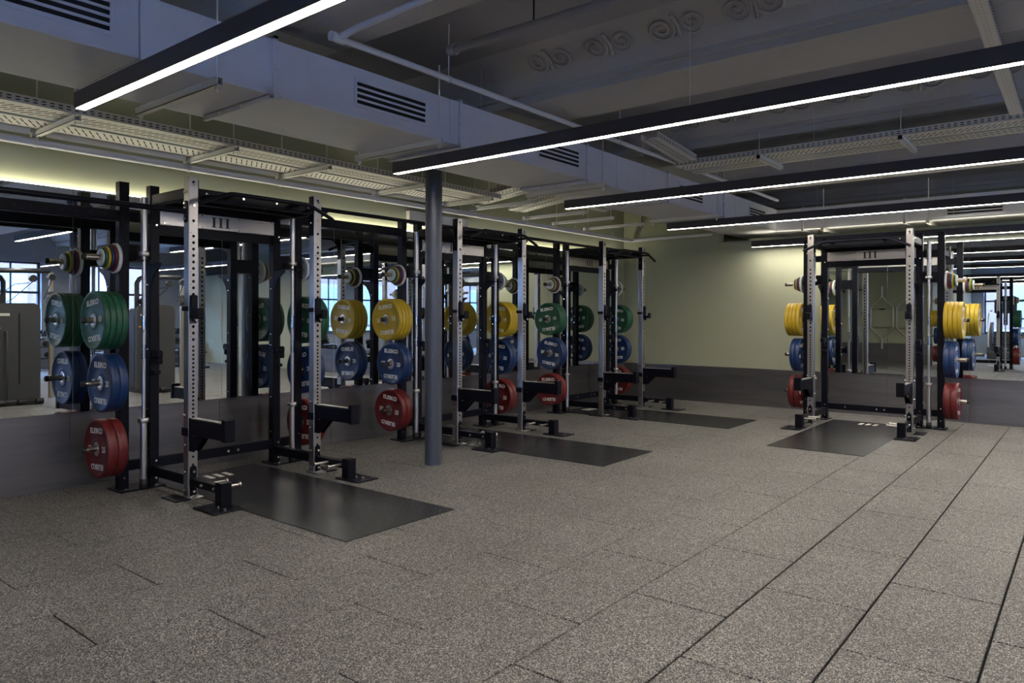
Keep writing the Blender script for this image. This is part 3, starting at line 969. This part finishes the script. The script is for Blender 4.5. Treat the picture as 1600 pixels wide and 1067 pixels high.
        MB().box((-UW - 0.012, u - UW - 0.010, 0.465), (UW, u - UW, 0.525), 0.003).build('arm_strap', 'black_coat', sa)
    # cross beams
    fb_ = MB().box((-0.03, -HALF + UW, 2.252), (0.03, HALF - UW, 2.336), 0.004).build('front_crossbeam', 'black_coat', r)
    m = MB()
    for u in (-0.46, 0.46, -0.15, 0.15): bolt(m, (0.03, u, 2.30), (1, 0, 0), 0.012)
    stuff(m.build('bolts', 'chrome', fb_))
    MB().box((RV - 0.03, -HALF + UW, 2.232), (RV + 0.03, HALF - UW, 2.312), 0.004).build('rear_crossbeam', 'black_coat', r)
    MB().box((RV - 0.03, -HALF + UW, 2.03), (RV + 0.02, HALF - UW, 2.108), 0.004).build('sign_beam', 'black_coat', r)
    lb = MB().box((RV - 0.03, -HALF + UW, 0.145), (RV + 0.03, HALF - UW, 0.225), 0.004).build('lower_crossbeam', 'black_coat', r)
    m = MB()
    for u in (0.08, 0.17, -0.3): bolt(m, (RV + 0.03, u, 0.185), (1, 0, 0), 0.015)
    stuff(m.build('bolts', 'chrome', lb))
    sg = MB().box((RV + 0.036, -HALF + UW, 2.108), (RV + 0.046, HALF - UW, 2.230), 0.002).build('sign_plate', 'sign_steel', r)
    m = MB()
    for k in (-1, 0, 1):
        uc = 0.0 + k * 0.062
        m.box((RV + 0.046, uc - 0.0105, 2.128), (RV + 0.048, uc + 0.0105, 2.213))
        for z in (2.128, 2.207):
            m.box((RV + 0.046, uc - 0.022, z), (RV + 0.048, uc + 0.022, z + 0.006))
    m.build('numeral', 'lettering_black', sg)
    m = MB()
    for u in (-0.49, 0.49, -0.17, 0.17):
        for z in (2.12, 2.218): bolt(m, (RV + 0.046, u, z), (1, 0, 0), 0.008, 0.006)
    stuff(m.build('bolts', 'chrome', sg))
    # multi grip pull up bar in front of the uprights
    pv = 0.20
    pb = MB().tube([(pv, -0.60, 2.195), (pv, -0.585, 2.205), (pv, -0.38, 2.290), (pv, -0.35, 2.298), (pv, -0.32, 2.300), (pv, 0.32, 2.300), (pv, 0.35, 2.298), (pv, 0.38, 2.290), (pv, 0.585, 2.205), (pv, 0.60, 2.195)], 0.016, 12).build('pull_up_bar', 'black_coat', r)
    for s in (-1, 1):
        MB().tube([(0.03, s * 0.30, 2.295), (pv, s * 0.30, 2.300)], 0.016, 10).build('neutral_grip', 'black_coat', pb)
        MB().tube([(-0.30, s * 0.24, 2.30), (-0.03, s * 0.14, 2.30)], 0.016, 10).build('neutral_grip', 'black_coat', pb)
        MB().tube([(0.03, s * (HALF - 0.09), 2.28), (pv, s * (HALF - 0.16), 2.275)], 0.014, 10).build('neutral_grip', 'black_coat', pb)
    MB().box((RV + 0.28, -HALF + 0.03, 2.262), (RV + 0.34, HALF - 0.03, 2.335), 0.004).build('grip_beam', 'black_coat', r)
    return r
XR0 = -5.3375
RACKS = [
    ('nearest rack', (XR0, 3.338, 0), 0.0),
    ('rack behind the column', (XR0, 6.290, 0), 0.0),
    ('rack nearest the corner', (XR0, 9.235, 0), 0.0),
    ('back wall rack', (-2.26, 9.6375, 0), -PI / 2),
    ('rack seen in back mirror', (-2.5, -0.45, 0), PI / 2),
]
RLAB = ['black and steel power rack nearest the camera on the left', 'black and steel power rack directly behind the blue column',
        'black and steel power rack nearest the back corner', 'black and steel power rack standing before the back wall mirror',
        'power rack behind the camera, seen only in the back mirror']
rack0 = make_rack()
for i, (nm, lc, rz) in enumerate(RACKS):
    o = rack0 if i == 0 else copy_tree(rack0)
    o.location = lc; o.rotation_euler = (0, 0, rz)
    tag(o, RLAB[i], 'power rack', 'power racks')

# beams that tie the racks together (left wall)
def tie(name, label, y0, y1, kind):
    o = empty(name, (XR0, y0, 0))
    tag(o, label, 'beam', 'rig beams between the racks')
    L = y1 - y0
    if kind == 'tube':
        MB().cyl((0, 0, 2.155), (0, L, 2.155), 0.021, 16).build('bar', 'black_coat', o)
        p = MB().prism([(-0.024, 2.085), (-0.012, 2.07), (0.012, 2.07), (0.024, 2.085), (0.024, 2.22), (0.012, 2.235), (-0.012, 2.235), (-0.024, 2.22)], 'Y', L - 0.008, L).build('end_plate', 'black_coat', o)
        m = MB(); bolt(m, (0, L - 0.008, 2.10), (0, -1, 0), 0.010); bolt(m, (0, L - 0.008, 2.215), (0, -1, 0), 0.010)
        stuff(m.build('bolts', 'chrome', p))
    elif kind == 'bar':
        MB().cyl((0.0, 0, 2.314), (0.0, L, 2.314), 0.018, 14).build('bar', 'black_coat', o)
        MB().box((-0.034, L - 0.007, 2.07), (0.034, L, 2.412), 0.003).build('end_plate', 'black_coat', o)
        for s, y in ((1, 0), (-1, L - 0.007)):
            MB().prism([(y, 2.335), (y + s * 0.12, 2.325), (y + s * 0.10, 2.295), (y + s * 0.03, 2.24), (y, 2.13)], 'X', -0.005, 0.005).build('gusset', 'black_coat', o)
    else:
        z0, z1 = (2.105, 2.19) if kind == 'low' else (2.245, 2.33)
        m = MB()
        m.box((RV - 0.03, 0, z0), (RV + 0.03, L, z1), 0.003)
        b = m.build('beam', 'black_coat', o)
        h = MB()
        n = int(L / 0.1)
        for k in range(n):
            y = 0.05 + k * 0.1
            h.cyl((RV + 0.029, y, (z0 + z1) / 2), (RV + 0.0308, y, (z0 + z1) / 2), 0.009, 10)
        stuff(h.build('bolt_holes', 'hole_dark', b))
    return o
yl = 3.338 - HALF - UW
tie('rig_bar', 'black round bar running left out of view from the nearest rack', -1.55, yl, 'tube')
tie('rig_beam', 'black drilled beam running left out of view from the nearest rack', -1.55, 3.338 - SU - UW, 'low')
for (ya, yb, w) in ((3.338, 6.290, 'nearest and middle racks'), (6.290, 9.235, 'middle and far left racks')):
    tie('rig_bar', 'thin black upper bar between the ' + w, ya + HALF + UW, yb - HALF - UW, 'bar')
    tie('rig_beam', 'black drilled rear beam between the ' + w, ya + SU + UW, yb - SU - UW, 'high')

# ------------------------------------------------------------------ lifting mats
def mat(name, cx, cy, rz, label):
    o = empty(name, (cx, cy, 0), rz)
    tag(o, label, 'mat', 'lifting mats at the racks')
    MB().box((-1.26, -0.4785, 0.0008), (1.26, 0.4785, 0.006), 0.0015).build('mat_sheet', 'mat_rubber', o)
    for k in (-1, 0, 1):
        x, y = -1.05, k * 0.083
        MB().prism([(x - 0.075, y - 0.020), (x + 0.075, y - 0.028), (x + 0.075, y + 0.018), (x - 0.075, y + 0.024)], 'Z', 0.0058, 0.0066).build('numeral', 'print_white', o)
    return o
mat('lifting_mat', -4.79, 3.285, 0, 'black rubber lifting mat in front of the nearest rack')
mat('lifting_mat', -4.75, 6.165, 0, 'black rubber lifting mat in front of the rack behind the column')
mat('lifting_mat', -4.74, 9.05, 0, 'black rubber lifting mat of the rack nearest the back corner')
mat('lifting_mat', -2.235, 8.98, -PI / 2, 'black rubber lifting mat of the back wall rack')

# ------------------------------------------------------------------ weight plates
def lettering(lines, t, mat):
    """one mesh per word for the -y face and one per word for the +y face"""
    out = {-1: [], 1: []}
    for body, size, (px, pz), rot, sx in lines:
        vs, fs = text_mesh(body, size, 0.0022 if size > 0.03 else 0.001, sx)
        c, s = math.cos(rot), math.sin(rot)
        vv = [(px + x * c - y * s, pz + x * s + y * c) for x, y in vs]
        for sg in (-1, 1):
            m = MB()
            n = len(vv)
            m.add([(-sg * x, sg * t, z) for x, z in vv], fs)
            out[sg].append(m.mesh('lettering', mat))
    return out
def plate_meshes(cname, kg, R0, T, hub=True):
    t = T / 2
    g = 0.004
    prof = [(0.055, -t + g), (0.070, -t + g), (0.075, -t + g + 0.003), (0.082, -t + g + 0.004), (R0 - 0.030, -t + g + 0.004), (R0 - 0.024, -t + 0.001), (R0 - 0.005, -t + 0.001), (R0, -t + 0.006),
            (R0, t - 0.006), (R0 - 0.005, t - 0.001), (R0 - 0.024, t - 0.001), (R0 - 0.030, t - g - 0.004), (0.082, t - g - 0.004), (0.075, t - g - 0.003), (0.070, t - g), (0.055, t - g)]
    body = MB().lathe(prof, 56, 'Y').mesh('bumper_plate', cname)
    h = MB().lathe([(0.0255, -t + g - 0.002), (0.045, -t + g - 0.002), (0.052, -t + g + 0.001), (0.056, -t + g + 0.002), (0.056, t - g - 0.002), (0.052, t - g - 0.001), (0.045, t - g + 0.002), (0.0255, t - g + 0.002)], 32, 'Y').mesh('hub', 'plate_hub')
    tl = t - g - 0.0035
    L = [('ELEIKO', 0.056, (0, 0.138), 0, 1.22), ('ELEIKO', 0.056, (0, -0.138), PI, 1.22), (kg, 0.060, (0.122, 0), 0, 1.0), (kg, 0.060, (-0.122, 0), PI, 1.0)]
    le = lettering(L, tl, 'lettering_white')
    return body, h, le
def change_meshes(cname, R0, T):
    t = T / 2
    body = MB().lathe([(0.0255, -t + 0.002), (R0 - 0.016, -t + 0.002), (R0 - 0.012, -t), (R0 - 0.005, -t), (R0, -t + 0.005), (R0, t - 0.005), (R0 - 0.005, t), (R0 - 0.012, t), (R0 - 0.016, t - 0.002), (0.0255, t - 0.002)], 40, 'Y').mesh('change_plate', cname)
    return body, None, None
BP = {
    'green': plate_meshes('plate_green', '10', 0.225, 0.0435),
    'yellow': plate_meshes('plate_yellow', '15', 0.225, 0.0480),
    'blue': plate_meshes('plate_blue', '20', 0.225, 0.0620),
    'red': plate_meshes('plate_red', '25', 0.225, 0.0740),
}
TH = {'green': 0.0435, 'yellow': 0.0480, 'blue': 0.0620, 'red': 0.0740}
KG = {'green': '10', 'yellow': '15', 'blue': '20', 'red': '25'}
CP = []
for nm, mt, rr, tt in (('large white', 'plate_white', 0.118, 0.026), ('red', 'plate_red', 0.106, 0.021), ('blue', 'plate_blue', 0.097, 0.021), ('yellow', 'plate_yellow', 0.088, 0.021), ('green', 'plate_green', 0.078, 0.019), ('small white', 'plate_white', 0.067, 0.016)):
    CP.append((nm, change_meshes(mt, rr, tt), tt))
wl = lettering([('ELEIKO', 0.026, (0, 0.075), 0, 1.2), ('ELEIKO', 0.026, (0, -0.075), PI, 1.2), ('5', 0.024, (0.062, 0), 0, 1)], 0.0125, 'lettering_black')

PEGZ = {'red': 0.350, 'blue': 0.852, 'mid': 1.332, 'chg': 1.815}
ORD = ['outermost', 'second outermost', 'third outermost', 'fourth outermost', 'fifth outermost', 'innermost']
def place(me, rack, u, z, spin, name):
    nm, lc, rz = RACKS[rack]
    Rm = Matrix.Rotation(rz, 4, 'Z')
    p = Vector(lc) + Rm @ Vector((RV, u, z))
    o = link(name, me)
    o.location = p
    o.rotation_euler = (Rm @ Matrix.Rotation(spin, 4, 'Y')).to_euler()
    return o
def load(rack, s, mid, n_mid, n_blue=2, n_red=2, change=(0, 1, 2, 3, 4, 5)):
    nm = RACKS[rack][0]
    side = 'left' if s < 0 else 'right'
    for cname, n, pz in ((mid, n_mid, PEGZ['mid']), ('blue', n_blue, PEGZ['blue']), ('red', n_red, PEGZ['red'])):
        b, h, le = BP[cname]
        t = TH[cname]
        for k in range(n):
            u = s * (SU + UW + 0.008 + t * (k + 0.5))
            spin = random.uniform(-0.16, 0.16)
            o = place(b, rack, u, pz, spin, 'bumper_plate')
            pos = ORD[n - 1 - k] if (k < n - 1 or n == 1) else 'outermost'
            if k == 0 and n > 1: pos = 'innermost'
            tag(o, '%s %s %s kg bumper plate, %s side of the %s' % (pos, cname, KG[cname], side, nm), 'weight plate', 'bumper plates on the racks')
            link('hub', h, o)
            for sg in ([-s] if k == 0 else []) + ([s] if k == n - 1 else []):
                for w_ in le[sg]: link('lettering', w_, o)
    d = SU + UW + 0.007
    for k in change:
        cn, (b, _, _), t = CP[k]
        o = place(b, rack, s * (d + t / 2), PEGZ['chg'], random.uniform(-0.3, 0.3), 'change_plate')
        d += t
        tag(o, '%s change plate on the top %s peg of the %s' % (cn, side, nm), 'weight plate', 'change plates on the racks')
        if k == 0:
            for w_ in wl[-s]: link('lettering', w_, o)
load(0, -1, 'green', 4); load(0, 1, 'green', 4)
load(1, -1, 'yellow', 4); load(1, 1, 'yellow', 4)
load(2, -1, 'green', 4); load(2, 1, 'green', 4)
load(3, -1, 'yellow', 4); load(3, 1, 'yellow', 4)
load(4, -1, 'green', 4); load(4, 1, 'yellow', 4)

# ------------------------------------------------------------------ barbells standing in the racks
bar_me = {}
bar_me['shaft'] = MB().cyl((0, 0, 0.52), (0, 0, 1.88), 0.0140, 16).mesh('shaft', 'chrome')
KN = [MB().cyl((0, 0, a), (0, 0, b), 0.0152, 16).mesh('knurling', 'satin_chrome') for a, b in ((0.54, 1.03), (1.14, 1.26), (1.37, 1.86))]
def sleeve(z0, z1, zc):
    m = MB()
    m.cyl((0, 0, z0), (0, 0, z1), 0.025, 24)
    m.lathe([(0.0, zc - 0.018), (0.037, zc - 0.018), (0.040, zc - 0.014), (0.040, zc + 0.014), (0.037, zc + 0.018), (0.0, zc + 0.018)], 24, 'Z')
    return m
bar_me['s1'] = sleeve(0.085, 0.53, 0.545).mesh('sleeve', 'satin_chrome')
bar_me['s2'] = sleeve(1.87, 2.30, 1.855).mesh('sleeve', 'satin_chrome')
for i, (nm, lc, rz) in enumerate(RACKS):
    for s in (-1, 1):
        p = Vector(lc) + Matrix.Rotation(rz, 4, 'Z') @ Vector((RV + 0.105, s * (HALF + SU) / 2, 0))
        o = empty('barbell', p)
        tag(o, 'steel barbell stored upright at the %s side of the %s' % ('left' if s < 0 else 'right', nm), 'barbell', 'barbells stored in the racks')
        link('shaft', bar_me['shaft'], o); [link('knurling', k_, o) for k_ in KN]; link('sleeve', bar_me['s1'], o); link('sleeve', bar_me['s2'], o)
        # floor cup the bar stands in
        MB().lathe([(0.0, 0.0125), (0.030, 0.0125), (0.030, 0.085), (0.0, 0.085)], 20, 'Z').build('end_cup', 'rubber_black', o)

# ------------------------------------------------------------------ the rest of the gym, seen in the mirrors
# window wall (right) and window wall behind the camera
def window_wall(name, axis, c, a0, a1, wins, z0, z1, label, thick=0.35):
    m = MB()
    def bx(a, b, za, zb):
        if axis == 'X': m.box((c, a, za), (c + thick, b, zb))
        else: m.box((a, c - thick, za), (b, c, zb))
    bx(a0, a1, -0.02, z0); bx(a0, a1, z1, ZC)
    e = [a0] + [x for w in wins for x in w] + [a1]
    for k in range(0, len(e), 2):
        bx(e[k], e[k + 1], z0, z1)
    return struct(m.build(name, 'grey_wall'), label, 'wall')
WN = [0]
def window(axis, c, a, b, z0, z1, label):
    WN[0] += 1
    o = struct(empty('window_%d' % WN[0]), label, 'window')
    def bx(m, u0, u1, za, zb, d0, d1):
        if axis == 'X': m.box((c + d0, u0, za), (c + d1, u1, zb))
        else: m.box((u0, c - d1, za), (u1, c - d0, zb))
    m = MB()
    t = 0.05
    zt = z0 + (z1 - z0) * 0.60
    bx(m, a, a + t, z0, z1, 0.12, 0.20); bx(m, b - t, b, z0, z1, 0.12, 0.20)
    bx(m, a, b, z0, z0 + t, 0.12, 0.20); bx(m, a, b, z1 - t, z1, 0.12, 0.20); bx(m, a, b, zt - 0.03, zt + 0.03, 0.12, 0.20)
    m.build('window_frame', 'window_frame', o)
    nm = 3
    for k in range(1, nm):
        x = a + (b - a) * k / nm
        m = MB(); bx(m, x - 0.015, x + 0.015, z0, z1, 0.13, 0.19); m.build('mullion', 'window_frame', o)
    for k in range(nm):
        xa = a + (b - a) * k / nm; xb = a + (b - a) * (k + 1) / nm
        for za, zb in ((z0, zt), (zt, z1)):
            m = MB(); bx(m, xa + 0.01, xb - 0.01, za + 0.01, zb - 0.01, 0.155, 0.161); m.build('pane', 'window_glass', o)
    m = MB(); bx(m, a - 0.05, b + 0.05, z0 - 0.04, z0, -0.08, 0.12); m.build('window_sill', 'stone', o)
    return o
winR = [(-8.6 + 2.75 * k, -8.6 + 2.75 * k + 1.95) for k in range(7)]
window_wall('wall_right', 'X', XR, YF, 12.5, winR, 0.78, 2.75, 'blue grey window wall opposite the mirrors')
for k, (a, b) in enumerate(winR):
    window('X', XR, a, b, 0.78, 2.75, 'tall dark framed window in the wall opposite the mirrors')
winF = [(-3.2 + 2.75 * k, -3.2 + 2.75 * k + 1.95) for k in range(4)]
window_wall('wall_windows', 'Y', YF, -3.8, XR + 0.2, winF, 0.78, 2.75, 'blue grey window wall far behind the camera')
for a, b in winF:
    window('Y', YF, a, b, 0.78, 2.75, 'tall dark framed window far behind the camera')
# street and houses outside
struct(MB().box((XR + 0.4, -40, -4.2), (45, 40, -4.0)).build('ground', 'street'), 'street outside the windows', 'ground')
def facade(name, axis, c, a0, a1, sgn, label):
    o = empty(name, (c if axis == 'X' else (a0 + a1) / 2, (a0 + a1) / 2 if axis == 'X' else c, -4.0))
    tag(o, label, 'building')
    of = Vector(o.location)
    def bx(m, u0, u1, za, zb, d0, d1):
        if axis == 'X': m.box(Vector((c + sgn * d0, u0, za)) - of, Vector((c + sgn * d1, u1, zb)) - of)
        else: m.box(Vector((u0, c + sgn * d0, za)) - of, Vector((u1, c + sgn * d1, zb)) - of)
    m = MB(); bx(m, a0, a1, -4, 9, 0, 1.0); m.build('facade_wall', 'brick', o)
    n = int((a1 - a0) / 3)
    for fl in range(3):
        for k in range(n):
            x = a0 + 1.5 + k * 3; z = -2.6 + fl * 3.6
            m = MB(); bx(m, x - 0.75, x + 0.75, z - 0.12, z + 2.1, -0.08, 0.02); w = m.build('window_surround', 'stone', o)
            m = MB(); bx(m, x - 0.58, x + 0.58, z, z + 1.95, -0.10, -0.07); m.build('window_pane', 'outer_glass', w)
    m = MB(); bx(m, a0, a1, 0.4, 0.75, -0.12, 0.0); m.build('string_course', 'stone', o)
    return o
facade('brick_building', 'X', XR + 11, -22, 26, 1, 'red brick building across the street, seen through the mirrored windows')
facade('brick_building', 'Y', YF - 12, -16, 14, -1, 'red brick building behind the far windows')
struct(MB().box((-20, YF - 30, -4.2), (XR + 0.4, YF - 0.4, -4.0)).build('ground_rear', 'street'), 'street outside the far windows', 'ground')

# cable machines beside the camera
def cable_machine(x, y, rz, label):
    o = empty('cable_machine', (x, y, 0), rz)
    tag(o, label, 'exercise machine', 'cable machines facing the left mirror')
    m = MB()
    m.box((-0.45, -0.30, 0.0), (0.55, -0.22, 0.07), 0.01); m.box((-0.45, 0.22, 0.0), (0.55, 0.30, 0.07), 0.01); m.box((-0.45, -0.30, 0.0), (-0.36, 0.30, 0.07), 0.01)
    m.build('base_frame', 'machine_tube', o)
    m = MB()
    m.prism([(-0.34, 0.06), (0.34, 0.06), (0.34, 1.46), (0.31, 1.53), (0.25, 1.56), (-0.25, 1.56), (-0.31, 1.53), (-0.34, 1.46)], 'X', -0.20, -0.12)
    sh = m.build('front_shroud', 'machine_shroud', o)
    MB().box((-0.204, -0.06, 0.3), (-0.1995, -0.035, 1.40)).build('slot', 'slot_dark', sh)
    MB().box((-0.204, 0.08, 1.36), (-0.1995, 0.28, 1.40)).build('label_strip', 'print_white', sh)
    MB().box((-0.204, 0.20, 1.16), (-0.1995, 0.31, 1.185)).build('warning_label', 'label_orange', sh)
    MB().box((-0.10, -0.33, 0.06), (0.16, 0.33, 1.50), 0.03).build('rear_shroud', 'machine_shroud', o)
    m = MB(); m.tube([(-0.21, 0.14, 1.12), (-0.27, 0.14, 1.12), (-0.30, 0.14, 1.08), (-0.30, 0.14, 0.2), (-0.30, 0.14, 0.09)], 0.016, 10)
    m.build('hand_rail', 'machine_tube', o)
    m = MB(); m.tube([(-0.10, 0.30, 1.4), (-0.10, 0.30, 1.95), (-0.10, 0.26, 2.02), (-0.10, 0.18, 2.06), (-0.10, -0.5, 2.08)], 0.04, 14)
    m.build('boom', 'machine_tube', o)
    MB().box((-0.13, -0.55, 0.05), (-0.07, -0.49, 2.06), 0.006).build('guide_column', 'champagne', o)
    for a in (((-0.16, -0.52, 1.98), (-0.04, -0.52, 1.98), 0.05), ((-0.18, -0.25, 1.95), (-0.12, -0.25, 1.95), 0.055), ((-0.2, 0.2, 1.62), (-0.1, 0.2, 1.62), 0.07)):
        MB().cyl(*a, 18).build('pulley', 'machine_tube', o)
    m = MB(); m.box((-0.17, -0.58, 1.55), (-0.04, -0.46, 1.75), 0.02); m.box((-0.22, -0.60, 1.60), (-0.16, -0.44, 1.70), 0.02)
    m.build('carriage', 'machine_shroud', o)
    for a in ([(-0.14, -0.25, 1.90), (-0.14, 0.05, 1.60), (-0.14, 0.2, 1.55)], [(-0.14, -0.52, 1.95), (-0.16, -0.40, 1.62)], [(-0.14, 0.2, 1.68), (-0.14, 0.0, 1.85), (-0.14, -0.2, 1.88)]):
        MB().tube(a, 0.007, 6).build('cable', 'rubber_black', o)
    for yy in (-0.24, 0.0, 0.26): MB().cyl((-0.46, yy - 0.05, 0.05), (-0.46, yy + 0.05, 0.05), 0.045, 14).build('foot', 'rubber_black', o)
    for ch in [c for c in col.objects if c.parent == o or (c.parent and c.parent.parent == o)]:
        for v in ch.data.vertices: v.co.y = -v.co.y
        ch.data.flip_normals()
    return o
cable_machine(0.55, 3.97, 0, 'dark cable machine reflected at the left edge of the mirror')
cable_machine(0.75, 6.22, 0, 'dark cable machine reflected behind the nearest rack')
cable_machine(1.85, 3.97, PI, 'dark cable machine back to back with the one reflected at the left edge')

# dumbbell rack and dumbbells under the windows
dr = empty('dumbbell_rack', (7.7, 11.0 - 1.9, 0), 0)
tag(dr, 'black three tier dumbbell rack reflected below the windows', 'rack')
for sy in (-2.6, 2.6):
    MB().prism([(0.0, 0.0), (0.6, 0.0), (0.6, 0.95), (0.45, 0.95)], 'Y', sy - 0.03, sy + 0.03).build('rack_leg', 'machine_tube', dr)
for k in range(3):
    MB().box((0.02 + 0.16 * k, -2.6, 0.28 + 0.28 * k), (0.30 + 0.16 * k, 2.6, 0.31 + 0.28 * k), 0.005).build('shelf', 'machine_tube', dr)
dh = [MB().cyl((s * 0.065, 0, 0), (s * 0.13, 0, 0), 0.065, 14).mesh('dumbbell_head', 'rubber_black') for s in (-1, 1)]
db = MB().cyl((-0.07, 0, 0), (0.07, 0, 0), 0.016, 10).mesh('dumbbell', 'satin_chrome')
for k in range(3):
    for j in range(17):
        o = link('dumbbell', db, None, (7.7 + 0.16 + 0.16 * k, 9.1 - 2.40 + 0.285 * j, 0.312 + 0.28 * k + 0.065))
        tag(o, 'small black round dumbbell on the reflected dumbbell rack', 'dumbbell', 'dumbbells on the reflected rack')
        for h_ in dh: link('head', h_, o)
# benches
def bench(x, y, rz, label):
    o = empty('weight_bench', (x, y, 0), rz)
    tag(o, label, 'bench', 'weight benches')
    MB().box((-0.55, -0.14, 0.40), (0.25, 0.14, 0.47), 0.02).build('back_pad', 'bench_pad', o)
    MB().box((0.28, -0.17, 0.40), (0.62, 0.17, 0.47), 0.02).build('seat_pad', 'bench_pad', o)
    m = MB(); m.box((-0.5, -0.03, 0.30), (0.55, 0.03, 0.37), 0.005); m.build('spine', 'machine_tube', o)
    for x_ in (-0.5, 0.5):
        MB().box((x_ - 0.03, -0.28, 0.0), (x_ + 0.03, 0.28, 0.06), 0.005).build('foot_bar', 'machine_tube', o)
        MB().box((x_ - 0.03, -0.03, 0.06), (x_ + 0.03, 0.03, 0.32), 0.005).build('leg', 'machine_tube', o)
    return o
bench(5.9, 9.6, 0, 'black weight bench reflected before the dumbbell rack')
bench(5.9, 7.6, 0, 'second black weight bench reflected before the dumbbell rack')
# cardio machines behind the camera
def stair_machine(x, y, label):
    o = empty('stair_machine', (x, y, 0))
    tag(o, label, 'exercise machine')
    MB().box((-0.42, -1.2, 0.0), (0.42, 0.2, 0.25), 0.04).build('base', 'machine_shroud', o)
    for k in range(4):
        MB().box((-0.30, 0.10 - 0.26 * k - 0.26, 0.25 + 0.20 * k), (0.30, 0.10 - 0.26 * k, 0.29 + 0.20 * k), 0.01).build('step', 'rubber_black', o)
        MB().box((-0.30, 0.08 - 0.26 * k - 0.02, 0.06 + 0.20 * k), (0.30, 0.08 - 0.26 * k, 0.25 + 0.20 * k), 0.005).build('riser', 'machine_shroud', o)
    for s in (-1, 1):
        MB().prism([(0.2, 0.0), (0.15, 0.35), (-0.9, 1.2), (-1.2, 1.2), (-1.2, 0.0)], 'X', s * 0.34, s * 0.42).build('side_panel', 'machine_shroud', o)
        MB().tube([(s * 0.38, 0.1, 0.3), (s * 0.40, -0.1, 1.35), (s * 0.40, -0.4, 1.55), (s * 0.38, -1.0, 1.60)], 0.022, 10).build('hand_rail', 'satin_chrome', o)
    MB().box((-0.32, -1.12, 1.50), (0.32, -1.02, 1.98), 0.03).build('console', 'machine_tube', o)
    MB().box((-0.26, -1.022, 1.60), (0.26, -1.012, 1.90), 0.005).build('screen', 'screen_dark', o)
    MB().box((-0.06, -1.15, 1.1), (0.06, -1.05, 1.55), 0.02).build('mast', 'machine_tube', o)
    return o
stair_machine(-2.35, -6.6, 'stair climbing machine reflected in the back mirror')
stair_machine(-0.9, -6.6, 'stair climbing machine at the right edge of the back mirror')
# trap bars hung on the green wall behind the camera
def trap_bar(x, label):
    o = empty('trap_bar', (x, -1.56, 1.35))
    tag(o, label, 'trap bar', 'trap bars hung on the green wall')
    h = [(-0.0, 0.62), (0.30, 0.30), (0.30, -0.30), (0.0, -0.62), (-0.30, -0.30), (-0.30, 0.30)]
    pts = [(a, 0.03, b) for a, b in h] + [(h[0][0], 0.03, h[0][1])]
    m = MB()
    for a, b in zip(pts[:-1], pts[1:]): m.tube([a, b], 0.016, 10)
    m.build('hex_frame', 'satin_chrome', o)
    for z in (0.28, -0.28): MB().tube([(-0.30, 0.03, z), (0.30, 0.03, z)], 0.016, 10).build('handle', 'satin_chrome', o)
    MB().cyl((0, 0.03, 0.60), (0, 0.03, 0.92), 0.025, 14).build('sleeve', 'satin_chrome', o)
    MB().cyl((0, 0.03, -0.60), (0, 0.03, -0.92), 0.025, 14).build('sleeve', 'satin_chrome', o)
    MB().box((-0.06, -0.035, 0.24), (0.06, 0.06, 0.27), 0.004).build('wall_hook', 'black_coat', o)
    return o
trap_bar(-4.9, 'hexagonal steel trap bar hung on the green wall, reflected beside the rack')
trap_bar(-4.2, 'second hexagonal steel trap bar on the reflected green wall')
bpy.context.view_layer.update()
